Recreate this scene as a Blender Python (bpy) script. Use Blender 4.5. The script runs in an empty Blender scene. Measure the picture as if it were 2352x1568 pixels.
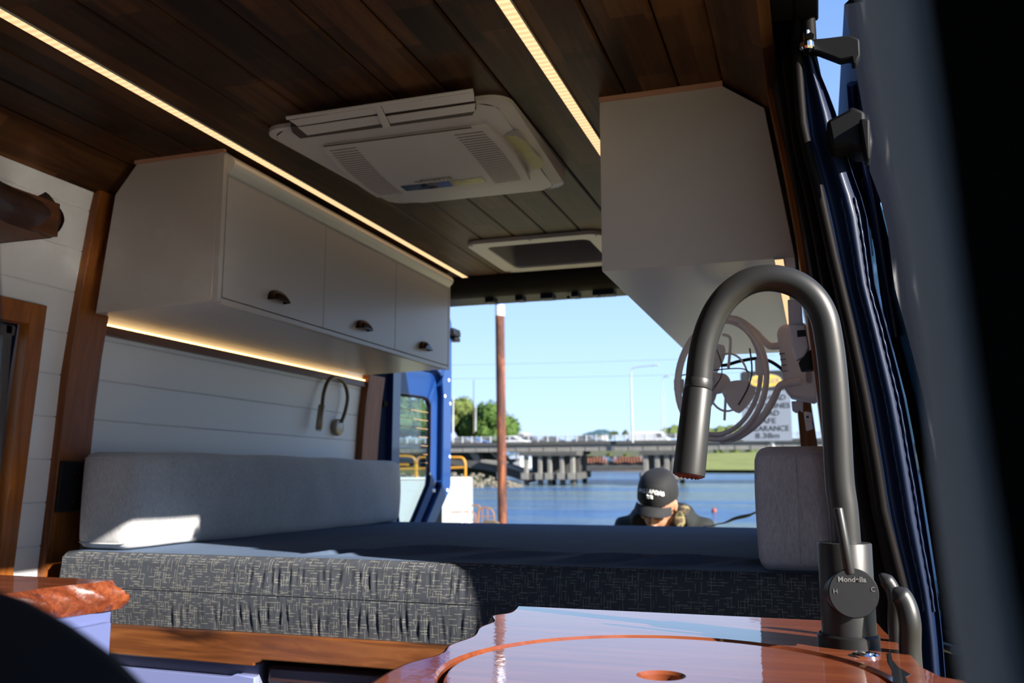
import bpy, bmesh, math, random
from math import sin, cos, pi, radians, sqrt, atan2
from mathutils import Vector, Matrix, Euler
random.seed(7)
S = bpy.context.scene
COL = S.collection

# ------------------------------------------------------------------ frames
# van frame: x right, y to the rear of the van, z up, measured from the camera; CZ lifts it above the ground
CZ = 1.75
YAW, PITCH, FPX = radians(18.5), radians(8.6), 2075.0
TILT = radians(2.52)          # the van stands on a sloping ramp: the level world is tilted against it
_w = Vector((-sin(YAW)*cos(PITCH), cos(YAW)*cos(PITCH), sin(PITCH)))
_r = _w.cross(Vector((0, 0, 1))).normalized()
_u = _r.cross(_w)
RX = Matrix.Rotation(TILT, 3, 'X')
def ray(px, py): return _w + _r*((px-1176)/FPX) + _u*((784-py)/FPX)
def aty(px, py, y): d = ray(px, py); return d*(y/d.y)
def atz(px, py, z): d = ray(px, py); return d*(z/d.z)
def atx(px, py, x): d = ray(px, py); return d*(x/d.x)
def ep(px, py, D): d = RX.inverted() @ ray(px, py); return d*(D/d.y)   # level frame outside
FRAME = ['van']
CEN = {}
FR = {}
def world(c, fr=None):
    fr = fr or FRAME[0]
    return Vector((0, 0, CZ)) + (RX @ Vector(c) if fr == 'ext' else Vector(c))

# ------------------------------------------------------------------ node helper
class G:
    def __init__(s, name):
        m = bpy.data.materials.new(name); m.use_nodes = True
        s.m = m; s.t = m.node_tree; s.t.nodes.clear()
        s.out = s.t.nodes.new('ShaderNodeOutputMaterial')
    def n(s, typ, **k):
        x = s.t.nodes.new('ShaderNode'+typ)
        for a, v in k.items():
            setattr(x, a, v)
        return x
    def put(s, sock, v):
        if hasattr(v, 'is_output') or isinstance(v, bpy.types.NodeSocket): s.t.links.new(v, sock)
        elif v is not None: sock.default_value = v
    def math(s, op, a, b=None, c=None):
        x = s.n('Math', operation=op); s.put(x.inputs[0], a)
        if b is not None: s.put(x.inputs[1], b)
        if c is not None: s.put(x.inputs[2], c)
        return x.outputs[0]
    def mix(s, f, a, b, mode='MIX'):
        x = s.n('Mix', data_type='RGBA', blend_type=mode)
        s.put(x.inputs[0], f); s.put(x.inputs[6], c4(a)); s.put(x.inputs[7], c4(b))
        return x.outputs[2]
    def coord(s, scale=(1, 1, 1)):
        tc = s.n('TexCoord'); mp = s.n('Mapping')
        s.t.links.new(tc.outputs['Object'], mp.inputs[0]); mp.inputs['Scale'].default_value = scale
        return mp.outputs[0]
    def xyz(s, v):
        x = s.n('SeparateXYZ'); s.put(x.inputs[0], v); return x.outputs
    def comb(s, a, b, c=0.0):
        x = s.n('CombineXYZ'); s.put(x.inputs[0], a); s.put(x.inputs[1], b); s.put(x.inputs[2], c); return x.outputs[0]
    def noise(s, v, scale, detail=3, rough=.55, dist=0):
        x = s.n('TexNoise'); s.put(x.inputs['Vector'], v); x.inputs['Scale'].default_value = scale
        x.inputs['Detail'].default_value = detail; x.inputs['Roughness'].default_value = rough
        x.inputs['Distortion'].default_value = dist
        return x.outputs['Fac']
    def white(s, v):
        x = s.n('TexWhiteNoise', noise_dimensions='3D'); s.put(x.inputs['Vector'], v); return x.outputs['Value']
    def ramp(s, f, stops):
        x = s.n('ValToRGB'); s.put(x.inputs[0], f); cr = x.color_ramp
        while len(cr.elements) < len(stops): cr.elements.new(.5)
        for e, (p, c) in zip(cr.elements, stops): e.position = p; e.color = c4(c)
        return x.outputs[0]
    def bump(s, h, strength, dist=.01):
        x = s.n('Bump'); s.put(x.inputs['Height'], h); x.inputs['Strength'].default_value = strength
        x.inputs['Distance'].default_value = dist; return x.outputs[0]
    def bsdf(s, base, rough=.5, metal=0, spec=.5, coat=0, crough=.03, normal=None, sheen=0, emis=None, estr=0, trans=0, ior=1.45, alpha=None, cnormal=None):
        b = s.n('BsdfPrincipled'); i = b.inputs
        s.put(i['Base Color'], c4(base)); s.put(i['Roughness'], rough); s.put(i['Metallic'], metal)
        i['Specular IOR Level'].default_value = spec; i['Coat Weight'].default_value = coat
        i['Coat Roughness'].default_value = crough; i['Sheen Weight'].default_value = sheen
        i['Transmission Weight'].default_value = trans; i['IOR'].default_value = ior
        if normal is not None: s.put(i['Normal'], normal)
        if cnormal is not None: s.put(i['Coat Normal'], cnormal)
        if emis is not None: s.put(i['Emission Color'], c4(emis)); s.put(i['Emission Strength'], estr)
        if alpha is not None: s.put(i['Alpha'], alpha)
        s.t.links.new(b.outputs[0], s.out.inputs[0]); return s.m
def c4(c):
    if isinstance(c, (tuple, list)): return (c[0], c[1], c[2], 1.0)
    return c
def srgb(r, g, b): return tuple(((x/255)/12.92 if x/255 < .04045 else ((x/255+.055)/1.055)**2.4) for x in (r, g, b))

def plain(name, col, rough=.5, var=.12, vs=8, metal=0, bump=0, bs=200, **k):
    g = G(name); v = g.coord()
    f = g.noise(v, vs, 4)
    lo = tuple(x*(1-var) for x in col); hi = tuple(min(1, x*(1+var)) for x in col)
    base = g.mix(f, lo, hi)
    nrm = g.bump(g.noise(v, bs, 2), bump, .002) if bump else None
    return g.bsdf(base, rough, metal, normal=nrm, **k)

def wood(name, dark, mid, light, axis='y', rough=.45, coat=0, crough=.05, s=1.0, plank=0, knots=0, off=0, spec=.5, streak=1.0, ripple=0):
    g = G(name)
    st = {'x': (2.2, 30, 30), 'y': (30, 2.2, 30), 'z': (30, 30, 2.2)}[axis]
    v = g.coord(); vs = g.coord(tuple(a*s for a in st))
    n1 = g.noise(vs, 1.0, 5, .6, 1.2*streak)
    st2 = tuple(a*s*.12 if a > 5 else a*s*.5 for a in st)
    n2 = g.noise(g.coord(st2), 1.3, 3, .5, .5)
    f = g.math('ADD', g.math('MULTIPLY', n1, .55), g.math('MULTIPLY', n2, .45))
    if plank:
        o = g.xyz(v)
        ix = g.math('FLOOR', g.math('DIVIDE', g.math('SUBTRACT', o[0], off), plank))
        r1 = g.white(g.comb(ix, 3.1))
        iy = g.math('FLOOR', g.math('ADD', g.math('DIVIDE', o[1], .42), g.math('MULTIPLY', r1, 7.0)))
        ih = g.math('FLOOR', g.math('DIVIDE', g.math('SUBTRACT', o[0], off), plank*.5))
        iy2 = g.math('FLOOR', g.math('ADD', g.math('DIVIDE', o[1], .23), g.math('MULTIPLY', g.white(g.comb(ih, 1.7)), 5.0)))
        r2 = g.white(g.comb(ix, iy, 1.0)); r3 = g.white(g.comb(ih, iy2, 5.0))
        f = g.math('ADD', f, g.math('MULTIPLY', g.math('SUBTRACT', r2, .5), .22))
        f = g.math('ADD', f, g.math('MULTIPLY', g.math('SUBTRACT', r3, .5), .20))
    base = g.ramp(f, [(.30, dark), (.50, mid), (.70, light)])
    if knots:
        vo = g.n('TexVoronoi'); g.put(vo.inputs['Vector'], g.coord({'x': (3.4, 14, 14), 'y': (14, 3.4, 14), 'z': (14, 14, 3.4)}[axis]))
        vo.inputs['Scale'].default_value = 1.0
        d = g.math('ADD', vo.outputs['Distance'], g.math('MULTIPLY', g.math('SUBTRACT', n1, .5), .3))
        k = g.ramp(d, [(.10, (.05, .05, .05)), (.20, (.4, .4, .4)), (.24, (.15, .15, .15)), (.38, (1, 1, 1))])
        base = g.mix(k, tuple(x*.35 for x in dark), base)
    nrm = g.bump(n1, .12, .003)
    cn = g.bump(g.noise(g.coord(), 70, 2), .10, .0012) if ripple else None
    return g.bsdf(base, rough, coat=coat, crough=crough, normal=nrm, spec=spec, cnormal=cn)

# ------------------------------------------------------------------ mesh builder
class MB:
    def __init__(s): s.v = []; s.f = []; s.mi = []; s.cur = 0
    def add(s, vs, fs):
        n = len(s.v); s.v += [tuple(x) for x in vs]; s.f += [tuple(i+n for i in f) for f in fs]; s.mi += [s.cur]*len(fs); return s
    def m(s, i): s.cur = i; return s
    def box(s, x0, x1, y0, y1, z0, z1, M=None):
        vs = [Vector((x, y, z)) for z in (z0, z1) for y in (y0, y1) for x in (x0, x1)]
        if M is not None: vs = [M @ v for v in vs]
        return s.add(vs, [(0, 2, 3, 1), (4, 5, 7, 6), (0, 1, 5, 4), (2, 6, 7, 3), (0, 4, 6, 2), (1, 3, 7, 5)])
    def prism(s, pts, axis, a0, a1, M=None):
        # pts 2-D in the two other axes (x: (y,z), y: (x,z), z: (x,y))
        def P(p, a): return Vector({'x': (a, p[0], p[1]), 'y': (p[0], a, p[1]), 'z': (p[0], p[1], a)}[axis])
        n = len(pts); vs = [P(p, a0) for p in pts]+[P(p, a1) for p in pts]
        if M is not None: vs = [M @ v for v in vs]
        fs = [tuple(range(n-1, -1, -1)), tuple(range(n, 2*n))]+[(i, (i+1) % n, n+(i+1) % n, n+i) for i in range(n)]
        return s.add(vs, fs)
    def tube(s, pts, r, n=12, closed=False, cap=True, flat=None, up=None):
        pts = [Vector(p) for p in pts]; m = len(pts)
        rs = r if isinstance(r, (list, tuple)) else [r]*m
        vs = []; prev = None
        for i, p in enumerate(pts):
            if closed: t = pts[(i+1) % m]-pts[i-1]
            else: t = pts[min(i+1, m-1)]-pts[max(i-1, 0)]
            if t.length < 1e-9: t = Vector((0, 0, 1))
            t.normalize()
            if up is not None: a = Vector(up)
            elif prev is None: a = Vector((0, 0, 1)) if abs(t.z) < .9 else Vector((1, 0, 0))
            else: a = prev
            b = t.cross(a); 
            if b.length < 1e-6: b = t.cross(Vector((0, 1, 0)))
            b.normalize(); a = b.cross(t).normalized(); prev = a
            for k in range(n):
                q = 2*pi*k/n
                vs.append(p + a*cos(q)*rs[i]*(flat or 1) + b*sin(q)*rs[i])
        fs = []
        for i in range(m if closed else m-1):
            j = (i+1) % m
            fs += [(i*n+k, i*n+(k+1) % n, j*n+(k+1) % n, j*n+k) for k in range(n)]
        if not closed and cap: fs += [tuple(range(n-1, -1, -1)), tuple(range((m-1)*n, m*n))]
        return s.add(vs, fs)
    def lathe(s, prof, c=(0, 0, 0), d=(0, 0, 1), n=32, cap=True):
        d = Vector(d).normalized(); a = Vector((1, 0, 0)) if abs(d.x) < .9 else Vector((0, 1, 0))
        b = d.cross(a).normalized(); a = b.cross(d).normalized(); c = Vector(c); vs = []
        for r, h in prof:
            for k in range(n):
                q = 2*pi*k/n; vs.append(c+d*h+a*cos(q)*r+b*sin(q)*r)
        m = len(prof)
        fs = [(i*n+k, i*n+(k+1) % n, (i+1)*n+(k+1) % n, (i+1)*n+k) for i in range(m-1) for k in range(n)]
        if cap: fs += [tuple(range(n-1, -1, -1)), tuple(range((m-1)*n, m*n))]
        return s.add(vs, fs)
    def ball(s, c, r, nu=16, nv=10, M=None):
        if not isinstance(r, (tuple, list)): r = (r, r, r)
        vs = []; c = Vector(c)
        for j in range(nv+1):
            t = pi*j/nv
            for i in range(nu):
                q = 2*pi*i/nu; v = Vector((r[0]*sin(t)*cos(q), r[1]*sin(t)*sin(q), r[2]*cos(t)))
                if M is not None: v = M @ v
                vs.append(c+v)
        fs = [(j*nu+i, j*nu+(i+1) % nu, (j+1)*nu+(i+1) % nu, (j+1)*nu+i) for j in range(nv) for i in range(nu)]
        return s.add(vs, fs)
    def grid(s, fn, nu, nv, flip=False):
        vs = [fn(i/nu, j/nv) for j in range(nv+1) for i in range(nu+1)]
        fs = [(j*(nu+1)+i, j*(nu+1)+i+1, (j+1)*(nu+1)+i+1, (j+1)*(nu+1)+i) for j in range(nv) for i in range(nu)]
        return s.add(vs, fs)
    def build(s, name, mat, parent=None, bev=0, smooth=0, seg=2, weld=True, mods=None, label=None, normals=True):
        me = bpy.data.meshes.new(name)
        xs = [v[0] for v in s.v]; ys = [v[1] for v in s.v]; zs = [v[2] for v in s.v]
        c = Vector(((min(xs)+max(xs))/2, (min(ys)+max(ys))/2, min(zs)))
        me.from_pydata([tuple(Vector(v)-c) for v in s.v], [], s.f)
        mats = mat if isinstance(mat, (list, tuple)) else [mat]
        for m in mats: me.materials.append(m)
        for p, i in zip(me.polygons, s.mi): p.material_index = i
        if weld or normals:
            bm = bmesh.new(); bm.from_mesh(me)
            if weld: bmesh.ops.remove_doubles(bm, verts=bm.verts, dist=1e-6)
            if normals: bmesh.ops.recalc_face_normals(bm, faces=bm.faces)
            bm.to_mesh(me); bm.free()
        if smooth:
            for p in me.polygons: p.use_smooth = True
            me.set_sharp_from_angle(angle=radians(smooth))
        o = bpy.data.objects.new(name, me); COL.objects.link(o)
        if parent:
            o.parent = parent; o.location = c-CEN[parent.name]; CEN[o.name] = c; FR[o.name] = FR[parent.name]
        else:
            place(o, c)
        if bev:
            b = o.modifiers.new('bevel', 'BEVEL'); b.width = bev; b.segments = seg; b.limit_method = 'ANGLE'; b.angle_limit = radians(40)
            if smooth or seg > 1:
                for p in me.polygons: p.use_smooth = True
                me.set_sharp_from_angle(angle=radians(smooth or 35))
                b.harden_normals = False
        if label: o['label'] = label
        return o
def place(o, c):
    CEN[o.name] = Vector(c); FR[o.name] = FRAME[0]; o.location = world(c)
    if FRAME[0] == 'ext': o.rotation_euler = (TILT, 0, 0)
def tag(o, label=None, cat=None, group=None, kind=None):
    if label: o['label'] = label
    if cat: o['category'] = cat
    if group: o['group'] = group
    if kind: o['kind'] = kind
    return o
def thing(name, c, label, cat, group=None):
    o = bpy.data.objects.new(name, None); COL.objects.link(o); o.empty_display_size = .05
    place(o, Vector(c)); return tag(o, label, cat, group)
def struct(o): o['kind'] = 'structure'; return o
def copy_tree(o, dc=None, label=None, rz=0, sc=None):
    def rec(q, par):
        k = q.copy(); COL.objects.link(k); CEN[k.name] = CEN[q.name]; FR[k.name] = FR[q.name]
        if par: k.parent = par
        for ch in q.children: rec(ch, k)
        return k
    k = rec(o, None)
    if dc is not None:
        c = CEN[o.name]+Vector(dc); CEN[k.name] = c; k.location = world(c, FR[k.name])
    if rz: k.rotation_euler = (k.rotation_euler[0], k.rotation_euler[1], rz)
    if sc: k.scale = (sc, sc, sc)
    if label: k['label'] = label
    return k
def textmesh(txt, size, extrude=.0005, align='CENTER', space=1.0, bold=0):
    cu = bpy.data.curves.new('txt', 'FONT'); cu.body = txt; cu.size = size; cu.align_x = align; cu.extrude = extrude
    cu.space_character = space; cu.offset = bold
    ob = bpy.data.objects.new('txt', cu); COL.objects.link(ob)
    dg = bpy.context.evaluated_depsgraph_get(); dg.update()
    me = bpy.data.meshes.new_from_object(ob.evaluated_get(dg))
    vs = [v.co.copy() for v in me.vertices]; fs = [tuple(p.vertices) for p in me.polygons]
    bpy.data.objects.remove(ob); bpy.data.meshes.remove(me)
    return vs, fs
def put_text(mb, txt, size, o, ux, uy, arch=0, **k):
    vs, fs = textmesh(txt, size, **k); o = Vector(o); ux = Vector(ux).normalized(); uy = Vector(uy).normalized(); uz = ux.cross(uy)
    out = []
    for v in vs:
        y = v.y + (arch*(1-(v.x*v.x)*0) - (v.x*v.x)*arch if arch else 0)
        out.append(o+ux*v.x+uy*y+uz*v.z)
    mb.add(out, fs); return mb
def smoothpath(pts, n=8, closed=False):
    P = [Vector(p) for p in pts]; out = []; m = len(P)
    rng = range(m) if closed else range(m-1)
    for i in rng:
        if closed: a, b, c, d = P[i-1], P[i], P[(i+1) % m], P[(i+2) % m]
        else: a, b, c, d = P[max(i-1, 0)], P[i], P[i+1], P[min(i+2, m-1)]
        for k in range(n):
            t = k/n
            out.append(.5*((2*b)+(c-a)*t+(2*a-5*b+4*c-d)*t*t+(3*b-a-3*c+d)*t**3))
    if not closed: out.append(P[-1])
    return out
def interp(tab, z):
    t = sorted(tab)
    if z <= t[0][0]: return t[0][1]+(z-t[0][0])*(t[1][1]-t[0][1])/(t[1][0]-t[0][0])
    for (a, b), (c, d) in zip(t, t[1:]):
        if z <= c: return b+(z-a)*(d-b)/(c-a)
    return t[-1][1]+(z-t[-1][0])*(t[-1][1]-t[-2][1])/(t[-1][0]-t[-2][0])

# ------------------------------------------------------------------ materials
M = {}
M['ceil'] = wood('stained_ceiling_boards', (.014, .005, .002), (.046, .0165, .0055), (.105, .044, .014), 'y', .5, s=1, plank=.11, off=.105, coat=.05, crough=.3, spec=.15)
M['timber_z'] = wood('oiled_timber_upright', (.065, .018, .003), (.20, .060, .009), (.33, .115, .02), 'z', .4, coat=.12, crough=.2, spec=.3)
M['timber_y'] = wood('oiled_timber_lengthwise', (.04, .012, .003), (.10, .032, .007), (.16, .055, .012), 'y', .4, coat=.12, crough=.15)
M['pine'] = wood('stained_pine', (.028, .008, .002), (.13, .042, .010), (.25, .098, .028), 'x', .4, coat=.2, crough=.25, knots=1, s=.8, streak=2.5)
M['slab'] = wood('varnished_red_slab', (.075, .016, .006), (.155, .038, .014), (.235, .072, .026), 'x', .35, coat=1.0, crough=.03, ripple=1, s=.8, streak=1.6)
M['bark'] = wood('rough_bark_edge', (.02, .006, .004), (.10, .022, .008), (.20, .055, .02), 'x', .3, s=2.5, coat=.8, crough=.1)
M['darkbark'] = wood('dark_bark_edge', (.010, .005, .004), (.030, .011, .007), (.08, .018, .009), 'y', .5, s=2, coat=.2, crough=.3, spec=.3)
M['white'] = plain('white_satin_laminate', (.47, .43, .42), .30, .03, 3, bump=.03, bs=90)  # pinkish tinge puts light bounced off the timber into the colour
M['shiplap'] = plain('white_painted_board', (.72, .73, .74), .42, .03, 5, bump=.05, bs=60)
M['cove'] = plain('pale_cove_moulding', (.62, .60, .57), .35, .03, 4)
M['pink'] = wood('raw_pink_edge_strip', (.38, .18, .12), (.50, .26, .18), (.58, .33, .24), 'x', .6)
M['acw'] = plain('ac_white_plastic', (.54, .50, .49), .38, .03, 6)
M['acd'] = plain('ac_vent_shadow', (.05, .03, .025), .6)
M['grey_plastic'] = plain('grey_plastic', (.28, .26, .27), .45, .05, 12)
M['darkglass'] = plain('dark_gloss_panel', (.012, .014, .016), .06, .1, 5)
M['black'] = plain('black_plastic', (.008, .009, .011), .5, .15, 20, spec=.25)
M['blackfab'] = plain('black_seat_cloth', (.0022, .0026, .004), .9, .2, 60, bump=.2, bs=500)
M['rubber'] = plain('black_rubber_seal', (.0045, .0035, .0035), .6, .2, 30, spec=.08)
M['liner'] = plain('dark_brown_pillar_liner', (.014, .009, .008), .6, .2, 10, spec=.15)
M['blue'] = plain('glossy_blue_paint', (.005, .030, .135), .3, .1, 4, coat=.6, crough=.05)
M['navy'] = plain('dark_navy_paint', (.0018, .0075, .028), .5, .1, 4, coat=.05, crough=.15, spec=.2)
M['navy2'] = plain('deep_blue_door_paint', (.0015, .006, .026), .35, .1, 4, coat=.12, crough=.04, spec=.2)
M['ink'] = plain('matt_black_steel', (.003, .003, .0035), .6, .1, 20, spec=.15)
M['inkblue'] = plain('matt_dark_navy', (.002, .008, .03), .7, .1, 20, spec=.08)
M['greytrim'] = plain('grey_pillar_trim', (.62, .60, .62), .8, .08, 15)
M['faucet'] = plain('gunmetal_brushed', (.036, .0355, .0345), .42, .05, 60, metal=.6)
M['faucetd'] = plain('gunmetal_dark', (.011, .011, .0115), .5, .06, 60, metal=.5)
M['nozzle'] = plain('red_brown_nozzle', (.13, .03, .015), .5)
M['chrome'] = plain('chrome', (.75, .76, .78), .08, .02, 4, metal=1)
M['etch'] = plain('etched_grey_mark', (.09, .09, .09), .6)
M['bronze'] = plain('dark_bronze_pull', (.035, .018, .010), .25, .2, 20, metal=.7)
M['brass'] = plain('brushed_nickel_lamp', (.30, .25, .19), .38, .08, 30, metal=.8)
M['neck'] = plain('dark_nickel_gooseneck', (.13, .10, .075), .4, .08, 30, metal=.8)
M['fanp'] = plain('pale_fan_plastic', (.85, .76, .75), .35, .03, 10, spec=.5)
M['wire'] = plain('dark_wire', (.06, .05, .05), .3, metal=.6)
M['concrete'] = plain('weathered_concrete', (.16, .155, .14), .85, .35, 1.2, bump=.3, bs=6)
M['concd'] = plain('dark_concrete', (.05, .05, .047), .8, .4, 1.0, bump=.3, bs=6)  # darker grey than the weathered concrete
M['concw'] = plain('white_painted_concrete', (.62, .63, .62), .6, .03, 1)
M['slabc'] = plain('sandy_ground', (.33, .29, .14), .9, .15, .8, bump=.2, bs=20)
M['yellow'] = plain('yellow_rail_paint', (.42, .19, .012), .45, .1, 3)
M['orange'] = plain('orange_rail_paint', (.26, .11, .02), .5, .1, 3)
M['grass'] = plain('green_lawn', (.125, .150, .035), .95, .35, .25, bump=.2, bs=3)
M['scrub'] = plain('olive_scrub', (.045, .052, .02), .95, .5, .4, bump=.5, bs=2)
M['mud'] = plain('brown_mud_bank', (.10, .075, .055), .9, .3, .5)
M['rock'] = plain('riprap_stone', (.12, .11, .085), .9, .4, 1.5, bump=.4, bs=5)
M['bark_t'] = plain('tree_trunk', (.09, .07, .05), .9, .3, 3)
M['galv'] = plain('galvanised_pole', (.30, .32, .33), .5, .05, 2)
M['cable'] = plain('grey_cable', (.20, .23, .27), .6)
M['roof1'] = plain('dark_teal_roof', (.03, .07, .08), .6)
M['housew'] = plain('pale_house_wall', (.30, .30, .28), .8)
M['carw'] = plain('white_car_paint', (.50, .51, .53), .25, .02, 2, coat=.8)
M['carb'] = plain('blue_car_paint', (.015, .05, .18), .25, .02, 2, coat=.8)
M['carg'] = plain('grey_car_paint', (.09, .095, .105), .25, .02, 2, coat=.8)
M['tyre'] = plain('tyre', (.02, .02, .02), .8)
M['winframe'] = plain('grey_window_surround', (.09, .09, .10), .5)
M['redpost'] = plain('red_brown_timber_pile', (.16, .065, .04), .85, .3, 2)
M['skin'] = plain('skin', (.33, .16, .095), .5, .12, 25)
M['capb'] = plain('black_cap_cloth', (.0035, .004, .0055), .8, .2, 90, bump=.2, bs=600)
M['capf'] = plain('charcoal_cap_front', (.006, .007, .0085), .8, .2, 90, bump=.2, bs=600)
M['whiteprint'] = plain('white_print', (.85, .87, .86), .6, .02)
M['hood'] = plain('dark_green_hoodie', (.006, .008, .0075), .85, .3, 40, bump=.2, bs=300)
M['jean'] = plain('dark_jeans', (.03, .035, .05), .85, .3, 40)
M['buoy'] = plain('red_orange_buoy', (.22, .05, .03), .5)
M['strap'] = plain('dark_strap_cloth', (.02, .028, .035), .8)
M['signw'] = plain('pale_sign_face', (.17, .20, .26), .5, .03)
M['signk'] = plain('black_sign_paint', (.02, .022, .026), .5, .1)
M['signy'] = plain('yellow_sign_oval', (.62, .43, .07), .5, .05)
M['sticker'] = plain('pale_yellow_sticker', (.42, .38, .14), .4, .25, 50)
M['blue_reflection'] = plain('painted_blue_reflection', (.02, .08, .36), .15, .2, 60)
M['gold_reflection'] = plain('painted_gold_reflection', (.35, .31, .12), .2, .35, 90)

def camo():
    g = G('camouflage_lining'); f = g.noise(g.coord(), 22, 3, .5)
    return g.bsdf(g.ramp(f, [(.40, (.012, .012, .008)), (.48, (.06, .04, .018)), (.56, (.22, .18, .08)), (.62, (.03, .035, .015))]), .85)
M['camo'] = camo()
def leafmat(name, a, b, s=.6):
    g = G(name); f = g.noise(g.coord(), s, 4, .7); f2 = g.noise(g.coord(), 6, 2, .6)
    return g.bsdf(g.mix(g.math('MULTIPLY', g.math('ADD', f, f2), .5), a, b), .75, spec=.25)
M['leafA'] = leafmat('green_foliage', (.015, .040, .005), (.065, .115, .02))
M['leafB'] = leafmat('olive_foliage', (.03, .055, .012), (.12, .15, .035))
M['leafC'] = leafmat('dark_foliage', (.018, .035, .012), (.08, .115, .035))
def rust():
    g = G('rusty_steel_pile'); v = g.coord((1, 1, .22)); f = g.noise(v, 5, 6, .7, .4)
    c = g.ramp(f, [(.36, (.035, .013, .009)), (.5, (.075, .026, .017)), (.6, (.20, .06, .016))])
    return g.bsdf(c, .8, normal=g.bump(f, .4, .02))
M['rust'] = rust()
def led(name, axis, pitch, strength, col=(1.0, .66, .34)):
    g = G(name); o = g.xyz(g.coord())[axis]
    f = g.math('MULTIPLY', g.math('ADD', g.math('SINE', g.math('MULTIPLY', o, 2*pi/pitch)), 1), .5)
    return g.bsdf((.8, .7, .5), .5, emis=col, estr=g.math('ADD', strength*.9, g.math('MULTIPLY', f, strength*.45)))
M['led'] = led('warm_led_diffuser', 1, .0165, 1.05, (1.0, .60, .30))
M['led2'] = led('warm_led_diffuser_bright', 1, .0165, 4.5, (1.0, .60, .22))
def fabric(name, a, b, rough=.95, stripe=0, sheen=.3):
    g = G(name); v = g.coord((700, 700, 90)) if stripe else g.coord((420, 420, 420))
    f = g.noise(v, 1, 2, .7); f2 = g.noise(g.coord(), 9, 2)
    f = g.math('ADD', g.math('MULTIPLY', f, .8), g.math('MULTIPLY', f2, .2))
    return g.bsdf(g.mix(g.ramp(f, [(.35, (0, 0, 0)), (.65, (1, 1, 1))]), a, b), rough, sheen=sheen, normal=g.bump(f, .25, .001), spec=.2)
M['bolster'] = fabric('light_grey_linen', (.33, .33, .335), (.53, .53, .535), stripe=1)
M['bolster_r'] = fabric('mauve_grey_linen', (.34, .31, .34), (.54, .49, .53), stripe=1)
M['mattop'] = fabric('plain_cloth_sky_blued', (.048, .074, .125), (.085, .122, .19), sheen=0)  # plain top cloth, with the sky's bluish sheen put into its colour
def crosshatch():
    g = G('crosshatch_cloth'); o = g.xyz(g.coord())
    def dashes(a, b, pitch, ln, seed, w, keep):
        row = g.math('DIVIDE', b, pitch); ri = g.math('FLOOR', row); rf = g.math('FRACT', row)
        rr = g.white(g.comb(ri, seed))
        u = g.math('ADD', g.math('DIVIDE', a, ln), g.math('MULTIPLY', rr, 13.0)); ui = g.math('FLOOR', u); uf = g.math('FRACT', u)
        r1 = g.white(g.comb(ri, ui, seed+2)); r2 = g.white(g.comb(ri, ui, seed+5))
        on = g.math('LESS_THAN', r1, keep)
        inr = g.math('LESS_THAN', uf, g.math('ADD', .35, g.math('MULTIPLY', r2, .6)))
        off = g.math('ABSOLUTE', g.math('SUBTRACT', rf, g.math('ADD', .3, g.math('MULTIPLY', r1, .4))))
        th = g.math('LESS_THAN', off, w)
        return g.math('MULTIPLY', g.math('MULTIPLY', on, inr), th)
    h = dashes(o[0], o[2], .0050, .021, 1.0, .11, .46)
    v = dashes(o[2], o[0], .0056, .025, 8.0, .085, .40)
    h2 = dashes(o[0], o[2], .0052, .02, 21.0, .10, .2)
    v2 = dashes(o[2], o[0], .0047, .02, 31.0, .09, .16)
    f = g.math('MAXIMUM', g.math('MAXIMUM', h, v), g.math('MULTIPLY', g.math('MAXIMUM', h2, v2), .7))
    fine = g.noise(g.coord((900, 900, 900)), 1, 2)
    base = g.mix(fine, (.030, .034, .042), (.056, .062, .074))
    return g.bsdf(g.mix(g.math('MULTIPLY', f, .85), base, (.20, .195, .17)), .95, sheen=0, spec=.15)
M['cross'] = crosshatch()
def glass(name, col=(.75, .85, .86), rough=.0, f=.82):
    g = G(name); t = g.n('BsdfTransparent'); t.inputs[0].default_value = c4(col)
    gl = g.n('BsdfGlossy'); gl.inputs['Roughness'].default_value = .01
    fr = g.n('Fresnel'); ge = g.n('NewGeometry'); g.put(fr.inputs[0], g.math('SUBTRACT', 1.5, g.math('MULTIPLY', ge.outputs['Backfacing'], 1.5-1/1.5)))
    mx = g.n('MixShader'); g.put(mx.inputs[0], fr.outputs[0]); g.put(mx.inputs[1], t.outputs[0]); g.put(mx.inputs[2], gl.outputs[0])
    g.t.links.new(mx.outputs[0], g.out.inputs[0]); return g.m
M['glass'] = glass('door_glass', (.80, .88, .88))
M['tint'] = glass('tinted_glass', (.16, .30, .33))
def water():
    g = G('river_water'); v = g.coord((.35, 1.0, 1)); n1 = g.noise(v, .9, 5, .65, .4); n2 = g.noise(g.coord((.02, .16, 1)), 1.0, 3, .5)
    h = g.bump(n1, 1.0, .6)
    n2 = g.ramp(n2, [(.42, (0, 0, 0)), (.58, (1, 1, 1))]); n3 = g.noise(g.coord((.25, 1, 1)), .35, 3, .6)
    base = g.mix(n3, g.mix(n2, (.018, .055, .15), (.075, .11, .12)), g.mix(n2, (.05, .13, .27), (.10, .15, .17)))
    return g.bsdf(base, .22, normal=h, spec=.38)
M['water'] = water()
def shadecloth(): return plain('skylight_lid_smoke', (.035, .035, .038), .35, .1, 3)
M['lid'] = shadecloth()

# ================================================================== VAN SHELL
XWL = [(-1.25, -1.71), (-.24, -1.705), (.0, -1.69), (.25, -1.678), (.40, -1.66), (.68, -1.622), (.72, -1.60)]
def xwl(z): return interp(XWL, z)
XWR = [(-1.25, .06), (-.2, .045), (.07, .022), (.217, .012), (.36, .002), (.504, -.014), (.6, -.028), (.66, -.038), (.72, -.046)]
def xwr(z): return interp(XWR, z)
YR = 3.19
b = MB(); b.box(-1.75, .16, -1.6, 3.35, -1.25, -1.2)
struct(b.build('floor', M['slabc']))

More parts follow.
